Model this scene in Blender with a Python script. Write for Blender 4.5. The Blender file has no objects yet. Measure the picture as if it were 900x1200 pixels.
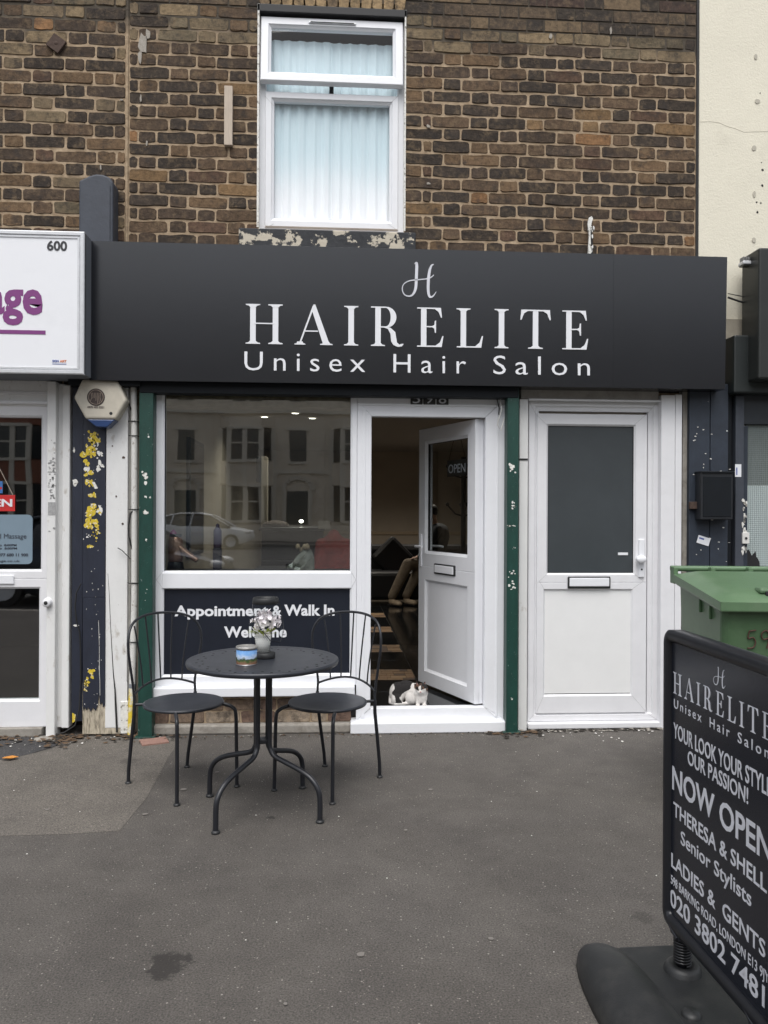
import bpy, bmesh, math, random
from mathutils import Vector, Matrix
random.seed(7)
sc = bpy.context.scene
COL = sc.collection
rad = math.radians
# ------------------------------------------------------------ camera, sky, sun, exposure
CAM = Vector((0, -5.1, 1.42)); YAW = rad(3.6); ROLL = rad(.26); FPX = 925.0
fwd = Vector((math.sin(YAW), math.cos(YAW), 0)); rt0 = Vector((math.cos(YAW), -math.sin(YAW), 0)); up0 = Vector((0, 0, 1))
rt = rt0*math.cos(ROLL) + up0*math.sin(ROLL); up = up0*math.cos(ROLL) - rt0*math.sin(ROLL)
cd = bpy.data.cameras.new('camera'); cam = bpy.data.objects.new('camera', cd); COL.objects.link(cam)
m4 = Matrix((rt, up, -fwd)).transposed().to_4x4(); m4.translation = CAM; cam.matrix_world = m4
cd.sensor_fit = 'VERTICAL'; cd.sensor_height = 24; cd.lens = FPX/1200*24; cd.clip_end = 600; cd.clip_start = .05
sc.camera = cam
w = bpy.data.worlds.new('World'); sc.world = w; w.use_nodes = True
nt = w.node_tree; bg = nt.nodes['Background']
sky = nt.nodes.new('ShaderNodeTexSky'); sky.sky_type = 'NISHITA'; sky.sun_disc = False
SUN_EL, SUN_AZ = rad(62), rad(192)
sky.sun_elevation = SUN_EL; sky.sun_rotation = SUN_AZ; sky.air_density = 1.2; sky.dust_density = 3.0
hs = nt.nodes.new('ShaderNodeHueSaturation'); hs.inputs['Saturation'].default_value = .30
nt.links.new(sky.outputs[0], hs.inputs['Color']); nt.links.new(hs.outputs[0], bg.inputs[0]); bg.inputs[1].default_value = .125
sl = bpy.data.lights.new('sun', 'SUN'); sl.energy = 1.4; sl.angle = rad(45); sl.color = (1, .985, .96)
so = bpy.data.objects.new('sun', sl); COL.objects.link(so)
sd = Vector((math.sin(SUN_AZ)*math.cos(SUN_EL), math.cos(SUN_AZ)*math.cos(SUN_EL), math.sin(SUN_EL)))
so.rotation_euler = sd.to_track_quat('Z', 'Y').to_euler()
sc.view_settings.view_transform = 'Standard'; sc.view_settings.look = 'None'; sc.view_settings.gamma = 1
sc.view_settings.exposure = 0.68

# ------------------------------------------------------------ measuring helpers (survey of the place)
def ray(px, py): return fwd*FPX + rt*(px-450) + up*(600-py)
def at(px, py, Y=0.0):
    d = ray(px, py); return CAM + d*((Y-CAM.y)/d.y)
def gd(px, py, z=0.0):
    d = ray(px, py); return CAM + d*((z-CAM.z)/d.z)
def rect(x0, y0, x1, y1, Y=0.0):
    ym = (y0+y1)/2; xm = (x0+x1)/2
    return at(x0, ym, Y).x, at(x1, ym, Y).x, at(xm, y1, Y).z, at(xm, y0, Y).z
# ------------------------------------------------------------ mesh helpers
class MB:
    def __init__(s): s.v = []; s.f = []; s.sm = []
    def add(s, vs, fs, smooth=False):
        o = len(s.v); s.v += [tuple(v) for v in vs]; s.f += [tuple(i+o for i in f) for f in fs]; s.sm += [smooth]*len(fs); return s
    def box(s, x0, x1, y0, y1, z0, z1, b=0.0):
        if b <= 0:
            vs = [(x, y, z) for x in (x0, x1) for y in (y0, y1) for z in (z0, z1)]
            fs = [(0,1,3,2), (4,6,7,5), (0,4,5,1), (2,3,7,6), (0,2,6,4), (1,5,7,3)]
            return s.add(vs, fs)
        bm = bmesh.new(); bmesh.ops.create_cube(bm, size=1)
        for v in bm.verts: v.co = Vector((x0 if v.co.x < 0 else x1, y0 if v.co.y < 0 else y1, z0 if v.co.z < 0 else z1))
        bmesh.ops.bevel(bm, geom=bm.edges[:], offset=b, segments=2, affect='EDGES', profile=.5)
        return s.addbm(bm)
    def addbm(s, bm, M=None, smooth=False):
        bm.verts.index_update()
        s.add([(M @ v.co if M else v.co) for v in bm.verts], [[v.index for v in f.verts] for f in bm.faces], smooth); bm.free(); return s
    def prism(s, pts, y0, y1, M=None, bev=0):
        # pts: outline in (x,z); y0 = front (towards -y), y1 = back
        n = len(pts); a = sum(pts[i][0]*pts[(i+1) % n][1]-pts[(i+1) % n][0]*pts[i][1] for i in range(n))
        if a < 0: pts = pts[::-1]
        vs = [(p[0], y0, p[1]) for p in pts] + [(p[0], y1, p[1]) for p in pts]
        fs = [tuple(range(n)), tuple(range(2*n-1, n-1, -1))] + [(i, i+n, (i+1) % n+n, (i+1) % n) for i in range(n)]
        if M: vs = [M @ Vector(v) for v in vs]
        return s.add(vs, fs)
    def tube(s, pts, r, n=8, smooth=True, closed=False, caps=True):
        pts = [Vector(p) for p in pts]; N = len(pts); rs = r if isinstance(r, (list, tuple)) else [r]*N
        vs = []; prev = None
        for i, p in enumerate(pts):
            if closed: t = pts[(i+1) % N]-pts[i-1]
            else: t = pts[min(i+1, N-1)]-pts[max(i-1, 0)]
            t.normalize()
            if prev is None:
                a = Vector((0, 0, 1)) if abs(t.z) < .9 else Vector((1, 0, 0)); u = t.cross(a).normalized()
            else:
                u = prev - t*prev.dot(t)
                if u.length < 1e-6: u = t.cross(Vector((0, 0, 1)))
                u.normalize()
            prev = u; v = t.cross(u)
            for k in range(n):
                an = 2*math.pi*k/n; vs.append(p + (u*math.cos(an)+v*math.sin(an))*rs[i])
        fs = []
        for i in range(N if closed else N-1):
            j = (i+1) % N
            for k in range(n): fs.append((i*n+k, i*n+(k+1) % n, j*n+(k+1) % n, j*n+k))
        s.add(vs, fs, smooth)
        if caps and not closed: s.add(vs[:n], [tuple(range(n))[::-1]]); s.add(vs[-n:], [tuple(range(n))])
        return s
    def lathe(s, prof, c=(0, 0, 0), n=32, smooth=True, sx=1, sy=1):
        # prof: list of (r,z)
        vs = []; fs = []
        for (r, z) in prof:
            for k in range(n):
                a = 2*math.pi*k/n; vs.append((c[0]+r*sx*math.cos(a), c[1]+r*sy*math.sin(a), c[2]+z))
        for i in range(len(prof)-1):
            for k in range(n): fs.append((i*n+k, i*n+(k+1) % n, (i+1)*n+(k+1) % n, (i+1)*n+k))
        s.add(vs, fs, smooth)
        return s
    def ell(s, c, r, M=None, seg=16, ring=10, smooth=True):
        bm = bmesh.new(); bmesh.ops.create_uvsphere(bm, u_segments=seg, v_segments=ring, radius=1)
        T = Matrix.Translation(Vector(c)) @ (M if M else Matrix.Identity(4)) @ Matrix.Diagonal((r[0], r[1], r[2], 1))
        return s.addbm(bm, T, smooth)
    def ring(s, o, prof, axis='y'):
        # mitred frame. o=(x0,x1,z0,z1); prof=[(inset,y),...] swept round the rectangle
        x0, x1, z0, z1 = o; P = []
        for (d, y) in prof: P.append([(x0+d, y, z0+d), (x1-d, y, z0+d), (x1-d, y, z1-d), (x0+d, y, z1-d)])
        n = len(P); vs = [v for r_ in P for v in r_]; fs = []
        for i in range(n-1):
            for k in range(4): fs.append((i*4+k, i*4+(k+1) % 4, (i+1)*4+(k+1) % 4, (i+1)*4+k))
        return s.add(vs, fs)
    def mesh(s, name, m, flip=False):
        me = bpy.data.meshes.new(name); me.from_pydata(s.v, [], s.f)
        me.polygons.foreach_set('use_smooth', s.sm)
        bm = bmesh.new(); bm.from_mesh(me); bmesh.ops.recalc_face_normals(bm, faces=bm.faces[:]); bm.to_mesh(me); bm.free()
        me.materials.append(m); me.update(); return me
    def build(s, name, m, parent=None, loc=None):
        o = bpy.data.objects.new(name, s.mesh(name, m)); COL.objects.link(o)
        if parent: o.parent = parent
        if loc: o.location = loc
        return o
def link(name, me, parent=None, loc=None, rot=None, scale=None):
    o = bpy.data.objects.new(name, me); COL.objects.link(o)
    if parent: o.parent = parent
    if loc is not None: o.location = loc
    if rot is not None: o.rotation_euler = rot
    if scale is not None: o.scale = scale
    return o
def tag(o, label=None, cat=None, group=None, kind=None):
    if label: o['label'] = label
    if cat: o['category'] = cat
    if group: o['group'] = group
    if kind: o['kind'] = kind
    return o
def thing(name, label, cat, loc=(0, 0, 0), rz=0, group=None):
    o = bpy.data.objects.new(name, None); COL.objects.link(o); o.location = loc; o.rotation_euler = (0, 0, rz); o.empty_display_size = .1
    return tag(o, label, cat, group)
def stuff(o, label=None): o['kind'] = 'stuff'; return tag(o, label)
def struct(o): o['kind'] = 'structure'; return o
def shade_bevel(o, wd=.002, seg=2):
    m = o.modifiers.new('bevel', 'BEVEL'); m.width = wd; m.segments = seg; m.limit_method = 'ANGLE'; m.angle_limit = rad(35); return o
def remesh_obj(mb, name, m, voxel, smooth_it=4, parent=None):
    o = mb.build(name, m); r = o.modifiers.new('r', 'REMESH'); r.mode = 'VOXEL'; r.voxel_size = voxel; r.use_smooth_shade = True
    sm = o.modifiers.new('s', 'SMOOTH'); sm.iterations = smooth_it; sm.factor = .5
    dg = bpy.context.evaluated_depsgraph_get(); me = bpy.data.meshes.new_from_object(o.evaluated_get(dg))
    o.modifiers.clear(); old = o.data; o.data = me; bpy.data.meshes.remove(old)
    me.name = name
    if not me.materials: me.materials.append(m)
    for p in me.polygons: p.use_smooth = True
    if parent: o.parent = parent
    return o
def capsule(mb, a, b, ra, rb, n=12):
    a = Vector(a); b = Vector(b); d = b-a; K = 6
    pts = []; rs = []
    L = d.length; t = d.normalized()
    for i in range(K+1):
        an = math.pi/2*i/K; pts.append(a - t*ra*math.cos(an)); rs.append(max(ra*math.sin(an), 1e-4))
    for i in range(K+1):
        an = math.pi/2*i/K; pts.append(b + t*rb*math.sin(an)); rs.append(max(rb*math.cos(an), 1e-4))
    return mb.tube(pts, rs, n)
# ------------------------------------------------------------ materials
MATS = {}
def mat(name, col, rough=.5, metal=0, var=.0, vs=6, bump=0, bs=60, dirt=None, coord='pos', spec=.5, stretch=None, rvar=0, col2=None, emis=None, objcol=False):
    if name in MATS: return MATS[name]
    m = bpy.data.materials.new(name); m.use_nodes = True; n = m.node_tree.nodes; L = m.node_tree.links
    b = n['Principled BSDF']; b.inputs['Roughness'].default_value = rough; b.inputs['Metallic'].default_value = metal
    b.inputs['Specular IOR Level'].default_value = spec
    if coord == 'pos': g = n.new('ShaderNodeNewGeometry').outputs['Position']
    else: g = n.new('ShaderNodeTexCoord').outputs['Object']
    if stretch:
        mp = n.new('ShaderNodeMapping'); mp.inputs['Scale'].default_value = stretch; L.new(g, mp.inputs[0]); g = mp.outputs[0]
    def noise(sc_, det=4, r=.6):
        t = n.new('ShaderNodeTexNoise'); t.inputs['Scale'].default_value = sc_; t.inputs['Detail'].default_value = det; t.inputs['Roughness'].default_value = r
        L.new(g, t.inputs['Vector']); return t.outputs['Fac']
    def ramp(src, a, b_, ca=(0, 0, 0, 1), cb=(1, 1, 1, 1)):
        r = n.new('ShaderNodeValToRGB'); r.color_ramp.elements[0].position = a; r.color_ramp.elements[1].position = b_
        r.color_ramp.elements[0].color = ca; r.color_ramp.elements[1].color = cb; L.new(src, r.inputs[0]); return r.outputs[0]
    def mix(f, A, B, mode='MIX'):
        x = n.new('ShaderNodeMix'); x.data_type = 'RGBA'; x.blend_type = mode
        for s_, v_ in ((0, f), (6, A), (7, B)):
            if hasattr(v_, 'links') or hasattr(v_, 'is_linked'): L.new(v_, x.inputs[s_])
            else: x.inputs[s_].default_value = v_ if s_ == 0 else (*v_, 1)
        return x.outputs[2]
    c = tuple(col)
    if objcol:
        oi = n.new('ShaderNodeObjectInfo'); c = oi.outputs['Color']
    if col2 is not None:
        c = mix(ramp(noise(vs, 5), .4, .62), c, col2)
    if var:
        f = ramp(noise(vs*1.7, 6, .7), .25, .75, (1-var, 1-var, 1-var, 1), (1+var, 1+var, 1+var, 1))
        c = mix(1.0, c, f, 'MULTIPLY')
    for dd in (dirt or []):
        dcol, a, b_, s_, amt = dd
        f = ramp(noise(s_, 8, .65), a, b_, (0, 0, 0, 1), (amt, amt, amt, 1)); c = mix(f, c, dcol)
    if isinstance(c, tuple): b.inputs['Base Color'].default_value = (*c, 1)
    else: L.new(c, b.inputs['Base Color'])
    if rvar:
        mr = n.new('ShaderNodeMapRange'); mr.inputs[3].default_value = max(rough-rvar, .02); mr.inputs[4].default_value = min(rough+rvar, 1)
        L.new(noise(vs*2.3, 5), mr.inputs[0]); L.new(mr.outputs[0], b.inputs['Roughness'])
    if bump:
        bn = n.new('ShaderNodeBump'); bn.inputs['Strength'].default_value = 1; bn.inputs['Distance'].default_value = bump
        L.new(noise(bs, 6, .65), bn.inputs['Height']); L.new(bn.outputs[0], b.inputs['Normal'])
    if emis: b.inputs['Emission Color'].default_value = (*emis[0], 1); b.inputs['Emission Strength'].default_value = emis[1]
    MATS[name] = m; return m
def glassmat(name, refl_ior=1.75, tint=(.9, .93, .93), rough=.0, wav=.0004):
    m = bpy.data.materials.new(name); m.use_nodes = True; n = m.node_tree.nodes; L = m.node_tree.links
    n.remove(n['Principled BSDF']); out = n['Material Output']
    fr = n.new('ShaderNodeFresnel'); fr.inputs[0].default_value = refl_ior
    t = n.new('ShaderNodeBsdfTransparent'); t.inputs[0].default_value = (*tint, 1)
    g = n.new('ShaderNodeBsdfGlossy'); g.inputs['Roughness'].default_value = rough
    if wav:
        no = n.new('ShaderNodeTexNoise'); no.inputs['Scale'].default_value = 2.2; no.inputs['Detail'].default_value = 1
        ge = n.new('ShaderNodeNewGeometry'); L.new(ge.outputs['Position'], no.inputs['Vector'])
        bu = n.new('ShaderNodeBump'); bu.inputs['Distance'].default_value = wav; bu.inputs['Strength'].default_value = 1
        L.new(no.outputs[0], bu.inputs['Height']); L.new(bu.outputs[0], g.inputs['Normal'])
    gb = n.new('ShaderNodeNewGeometry'); iv = n.new('ShaderNodeMath'); iv.operation = 'SUBTRACT'; iv.inputs[0].default_value = 1; L.new(gb.outputs['Backfacing'], iv.inputs[1]); mu = n.new('ShaderNodeMath'); mu.operation = 'MULTIPLY'; L.new(fr.outputs[0], mu.inputs[0]); L.new(iv.outputs[0], mu.inputs[1])
    mx = n.new('ShaderNodeMixShader'); L.new(mu.outputs[0], mx.inputs[0]); L.new(t.outputs[0], mx.inputs[1]); L.new(g.outputs[0], mx.inputs[2]); L.new(mx.outputs[0], out.inputs[0])
    return m
M_upvc = mat('white_upvc', (.78, .79, .82), .32, var=.035, vs=2.5, dirt=[((.48, .46, .43), .62, .86, 4, .2)], rvar=.06, bump=.0002, bs=300)
M_upvc_old = mat('old_white_upvc', (.74, .74, .76), .4, var=.05, vs=3, dirt=[((.42, .39, .34), .58, .85, 3.5, .28)], rvar=.08)
M_whitewood = mat('white_painted_wood', (.72, .72, .71), .55, var=.06, vs=4, dirt=[((.33, .28, .22), .6, .72, 13, .7), ((.15, .13, .11), .69, .72, 40, .8)], bump=.0012, bs=60, stretch=(1, 1, .5))
M_gasket = mat('black_rubber_gasket', (.012, .012, .013), .6)
M_glass = glassmat('window_glass', 2.9, (.80, .84, .83), .015)
M_glass_up = glassmat('upper_window_glass', 1.42, (.99, .995, 1))
M_glass_thin = glassmat('clear_jar_glass', 1.12, (.96, .97, .97), wav=0)
M_frost = mat('frosted_dark_glass', (.050, .058, .064), .22, var=.12, vs=1.5, bump=.0005, bs=320, spec=.7, rvar=.03)
M_signblack = mat('satin_black_panel', (.0028, .0036, .0065), .23, var=.15, vs=1.2, bump=.0001, bs=5, spec=.82, rvar=.02)
M_black_edge = mat('black_sign_edge', (.012, .012, .014), .4)
M_vinyl_blue = mat('dark_navy_vinyl', (.014, .017, .026), .4, var=.1, vs=4, spec=.3)
M_letter = mat('white_lettering', (.76, .77, .80), .4)
M_letter_grey = mat('silver_white_lettering', (.62, .63, .68), .4, var=.1, vs=6)
M_green = mat('green_painted_steel', (.009, .048, .037), .45, var=.25, vs=8, dirt=[((.5, .55, .53), .69, .73, 16, .85), ((.3, .34, .32), .66, .7, 55, .6)], bump=.0008, bs=70, stretch=(2, 2, .8))
M_green_dark = mat('dark_shutter_steel', (.006, .008, .011), .55, var=.2, vs=8, spec=.25)
M_navy = mat('dark_navy_paint', (.017, .021, .036), .5, var=.25, vs=6, dirt=[((.4, .42, .44), .72, .745, 45, .7)], bump=.001, bs=60, stretch=(1.5, 1, .6))
M_navy2 = mat('slate_navy_paint', (.022, .030, .045), .55, var=.25, vs=6, dirt=[((.45, .45, .45), .71, .74, 40, .8)], bump=.001, bs=50)
M_slate = mat('blue_grey_paint', (.045, .052, .068), .6, var=.15, vs=7, bump=.0015, bs=40)
M_yellow = mat('old_yellow_paint', (.62, .46, .03), .6, var=.25, vs=30, dirt=[((.8, .78, .7), .55, .6, 60, .8), ((.05, .05, .05), .6, .64, 90, .8)])
M_peelwood = mat('bare_weathered_wood', (.50, .44, .34), .9, var=.25, vs=6, dirt=[((.10, .085, .06), .5, .66, 16, .85)], bump=.004, bs=30, stretch=(6, 1, .8))
M_peelwhite = mat('flaking_white_paint', (.72, .71, .67), .7, var=.2, vs=30, dirt=[((.2, .18, .15), .56, .62, 40, .9)], bump=.002, bs=60)
M_render = mat('cream_render', (.74, .70, .58), .9, var=.05, vs=1.2, dirt=[((.48, .44, .35), .58, .85, 2.2, .5), ((.42, .38, .3), .72, .8, 8, .5)], bump=.003, bs=90)
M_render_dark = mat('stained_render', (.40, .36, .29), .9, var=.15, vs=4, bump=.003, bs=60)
M_pipe = mat('white_pvc_pipe', (.66, .65, .62), .5, var=.08, vs=10, dirt=[((.25, .2, .16), .6, .68, 30, .7)])
M_black = mat('black_painted_metal', (.014, .015, .019), .38, var=.2, vs=20, bump=.0002, bs=400, coord='obj')
M_tabletop = mat('charcoal_powder_coat', (.026, .029, .037), .36, var=.15, vs=7, bump=.00015, bs=700, coord='obj', rvar=.05)
M_blackplastic = mat('black_plastic', (.016, .017, .018), .5, var=.2, vs=12, bump=.0006, bs=220, dirt=[((.05, .048, .045), .5, .75, 12, .6)])
M_blackframe = mat('black_sign_frame', (.010, .011, .014), .3, bump=.0001, bs=300)
M_rubber = mat('black_rubber_cable', (.015, .015, .015), .6)
M_signwhite = mat('white_sign_acrylic', (.80, .81, .84), .28, var=.02, vs=1.5, dirt=[((.55, .56, .58), .55, .8, 2.5, .25)])
M_alu = mat('aluminium_trim', (.62, .63, .65), .4, metal=.3, var=.1, vs=15)
M_grey_side = mat('grey_sign_side', (.13, .14, .16), .5, var=.1, vs=6)
M_purple = mat('purple_vinyl', (.20, .045, .19), .4)
M_darktext = mat('dark_grey_vinyl', (.03, .03, .035), .45)
M_orange = mat('orange_print', (.65, .18, .05), .5); M_blueprint = mat('blue_print', (.08, .12, .35), .5)
M_red = mat('red_sign_card', (.55, .03, .03), .4)
M_bluecard = mat('pale_blue_card', (.20, .27, .33), .4, var=.04, vs=8)
M_bin = mat('green_bin_plastic', (.060, .115, .055), .42, var=.12, vs=6, dirt=[((.10, .16, .09), .5, .75, 7, .5), ((.02, .03, .02), .66, .74, 22, .5)], bump=.0006, bs=160)
M_binlid = mat('green_bin_lid', (.095, .165, .088), .38, var=.1, vs=5, dirt=[((.16, .22, .14), .5, .78, 9, .5)], bump=.0005, bs=160)
M_redpen = mat('red_marker', (.075, .03, .022), .7)
M_steel = mat('brushed_steel', (.5, .5, .5), .35, metal=1)
M_dark = mat('dark_void', (.01, .01, .011), .8)
M_int_wall = mat('tan_interior_wall', (.46, .40, .33), .8, var=.08, vs=1)
M_int_ceil = mat('interior_ceiling', (.40, .36, .32), .8)
M_tile = mat('black_gloss_floor_tile', (.010, .011, .012), .10, var=.2, vs=3, spec=.7)
M_grout = mat('dark_floor_grout', (.03, .03, .03), .8)
M_mosaic = mat('tan_wood_mosaic', (.28, .17, .09), .35, var=.35, vs=25)
M_sofa = mat('black_leatherette', (.008, .008, .010), .45)
M_bulb = mat('lit_downlight', (1, 1, 1), .5, emis=((1, .93, .8), 7))
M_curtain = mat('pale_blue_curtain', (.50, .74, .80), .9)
def sky_glare_fade(m, za, zb, top, low):
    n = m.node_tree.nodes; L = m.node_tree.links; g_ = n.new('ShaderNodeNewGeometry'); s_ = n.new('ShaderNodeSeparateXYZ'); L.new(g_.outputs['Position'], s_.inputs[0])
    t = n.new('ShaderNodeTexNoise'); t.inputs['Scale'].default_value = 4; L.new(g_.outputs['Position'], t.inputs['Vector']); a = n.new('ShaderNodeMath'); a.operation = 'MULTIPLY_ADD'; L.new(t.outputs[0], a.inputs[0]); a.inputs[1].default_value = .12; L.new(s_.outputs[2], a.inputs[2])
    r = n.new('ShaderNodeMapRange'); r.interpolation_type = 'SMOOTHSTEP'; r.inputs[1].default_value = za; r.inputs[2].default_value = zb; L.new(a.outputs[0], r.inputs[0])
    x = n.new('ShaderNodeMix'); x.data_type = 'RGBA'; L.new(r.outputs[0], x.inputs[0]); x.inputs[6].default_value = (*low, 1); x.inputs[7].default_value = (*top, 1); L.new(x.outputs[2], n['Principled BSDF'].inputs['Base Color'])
sky_glare_fade(M_curtain, 3.46, 3.92, (.66, .79, .83), (.95, .96, .97))  # sky glare on the lower glass, painted as white in the curtain colour
M_curtain2 = mat('white_net_curtain', (.86, .88, .9), .9, var=.03, vs=8)
M_concrete = mat('old_concrete', (.28, .26, .23), .9, var=.2, vs=8, dirt=[((.12, .10, .08), .5, .7, 12, .6)], bump=.004, bs=50)
M_stone = mat('peeling_sill', (.03, .032, .036), .8, var=.3, vs=12, dirt=[((.52, .47, .38), .545, .56, 9, 1)], bump=.006, bs=25)
M_lightwood = mat('pale_timber', (.50, .42, .34), .85, var=.15, vs=10, stretch=(5, 5, .6), bump=.001, bs=60)
M_rust = mat('rusty_iron', (.07, .045, .035), .9, var=.4, vs=40, bump=.003, bs=60)
# brick: object colour times soot noise
def brickmat(name, island):
    m = bpy.data.materials.new(name); m.use_nodes = True; n = m.node_tree.nodes; L = m.node_tree.links; b = n['Principled BSDF']
    b.inputs['Roughness'].default_value = .9; b.inputs['Specular IOR Level'].default_value = .25
    g = n.new('ShaderNodeNewGeometry'); pos = g.outputs['Position']
    if island:
        r = n.new('ShaderNodeValToRGB'); L.new(g.outputs['Random Per Island'], r.inputs[0]); r.color_ramp.interpolation = 'CONSTANT'
        e = r.color_ramp.elements; e[0].color = (.045, .038, .033, 1); e[1].position = .45; e[1].color = (.085, .065, .048, 1)
        e2 = e.new(.78); e2.color = (.14, .105, .07, 1); e3 = e.new(.93); e3.color = (.06, .042, .036, 1); c = r.outputs[0]
    else: c = n.new('ShaderNodeObjectInfo').outputs['Color']
    def nz(s_, d=5, r_=.65):
        t = n.new('ShaderNodeTexNoise'); t.inputs['Scale'].default_value = s_; t.inputs['Detail'].default_value = d; t.inputs['Roughness'].default_value = r_; L.new(pos, t.inputs['Vector']); return t.outputs['Fac']
    def rp(src, a, b_, v0, v1):
        r = n.new('ShaderNodeValToRGB'); r.color_ramp.elements[0].position = a; r.color_ramp.elements[1].position = b_
        r.color_ramp.elements[0].color = (*v0, 1); r.color_ramp.elements[1].color = (*v1, 1); L.new(src, r.inputs[0]); return r.outputs[0]
    def mx(f, A, B, mode='MIX'):
        x = n.new('ShaderNodeMix'); x.data_type = 'RGBA'; x.blend_type = mode
        if isinstance(f, float): x.inputs[0].default_value = f
        else: L.new(f, x.inputs[0])
        for k, v in ((6, A), (7, B)):
            if isinstance(v, tuple): x.inputs[k].default_value = (*v, 1)
            else: L.new(v, x.inputs[k])
        return x.outputs[2]
    c = mx(1.0, c, rp(nz(34, 7, .8), .3, .72, (.5, .5, .5), (1.85, 1.75, 1.6)), 'MULTIPLY')
    c = mx(rp(nz(17, 6, .7), .52, .66, (0, 0, 0), (.65, .65, .65)), c, (.16, .115, .07))      # worn patches showing the stock brick
    c = mx(rp(nz(11, 6, .7), .52, .66, (0, 0, 0), (.7, .7, .7)), c, (.036, .031, .029))  # soot
    c = mx(rp(nz(1.6, 5, .6), .54, .72, (0, 0, 0), (.6, .6, .6)), c, (.034, .03, .028))   # broad soot staining
    c = mx(rp(nz(120, 2), .70, .74, (0, 0, 0), (.5, .5, .5)), c, (.30, .25, .19))
    L.new(c, b.inputs['Base Color'])
    bn = n.new('ShaderNodeBump'); bn.inputs['Distance'].default_value = .006; L.new(nz(70, 8, .7), bn.inputs['Height']); L.new(bn.outputs[0], b.inputs['Normal'])
    return m
M_brick = brickmat('stock_brick', False); M_brick_i = brickmat('stock_brick_mass', True)
def mortarmat():
    m = bpy.data.materials.new('lime_mortar'); m.use_nodes = True; n = m.node_tree.nodes; L = m.node_tree.links; b = n['Principled BSDF']
    b.inputs['Roughness'].default_value = .95; b.inputs['Specular IOR Level'].default_value = .2
    pos = n.new('ShaderNodeNewGeometry').outputs['Position']
    def nz(s_, d=5):
        t = n.new('ShaderNodeTexNoise'); t.inputs['Scale'].default_value = s_; t.inputs['Detail'].default_value = d; L.new(pos, t.inputs['Vector']); return t.outputs['Fac']
    r = n.new('ShaderNodeValToRGB'); L.new(nz(18), r.inputs[0]); r.color_ramp.elements[0].position = .3; r.color_ramp.elements[1].position = .7
    r.color_ramp.elements[0].color = (.28, .205, .135, 1); r.color_ramp.elements[1].color = (.46, .355, .245, 1)
    # old unpointed, sooty joints high on the wall
    sx = n.new('ShaderNodeSeparateXYZ'); L.new(pos, sx.inputs[0]); nn = nz(2.5, 4)
    ma = n.new('ShaderNodeMath'); ma.operation = 'MULTIPLY_ADD'; L.new(nn, ma.inputs[0]); ma.inputs[1].default_value = .55; L.new(sx.outputs[2], ma.inputs[2])
    mr = n.new('ShaderNodeMapRange'); L.new(ma.outputs[0], mr.inputs[0]); mr.inputs[1].default_value = 4.68; mr.inputs[2].default_value = 4.8
    x = n.new('ShaderNodeMix'); x.data_type = 'RGBA'; L.new(mr.outputs[0], x.inputs[0]); L.new(r.outputs[0], x.inputs[6]); x.inputs[7].default_value = (.085, .072, .057, 1)
    L.new(x.outputs[2], b.inputs['Base Color'])
    bn = n.new('ShaderNodeBump'); bn.inputs['Distance'].default_value = .005; L.new(nz(60), bn.inputs['Height']); L.new(bn.outputs[0], b.inputs['Normal'])
    return m
M_mortar = mortarmat()
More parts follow.
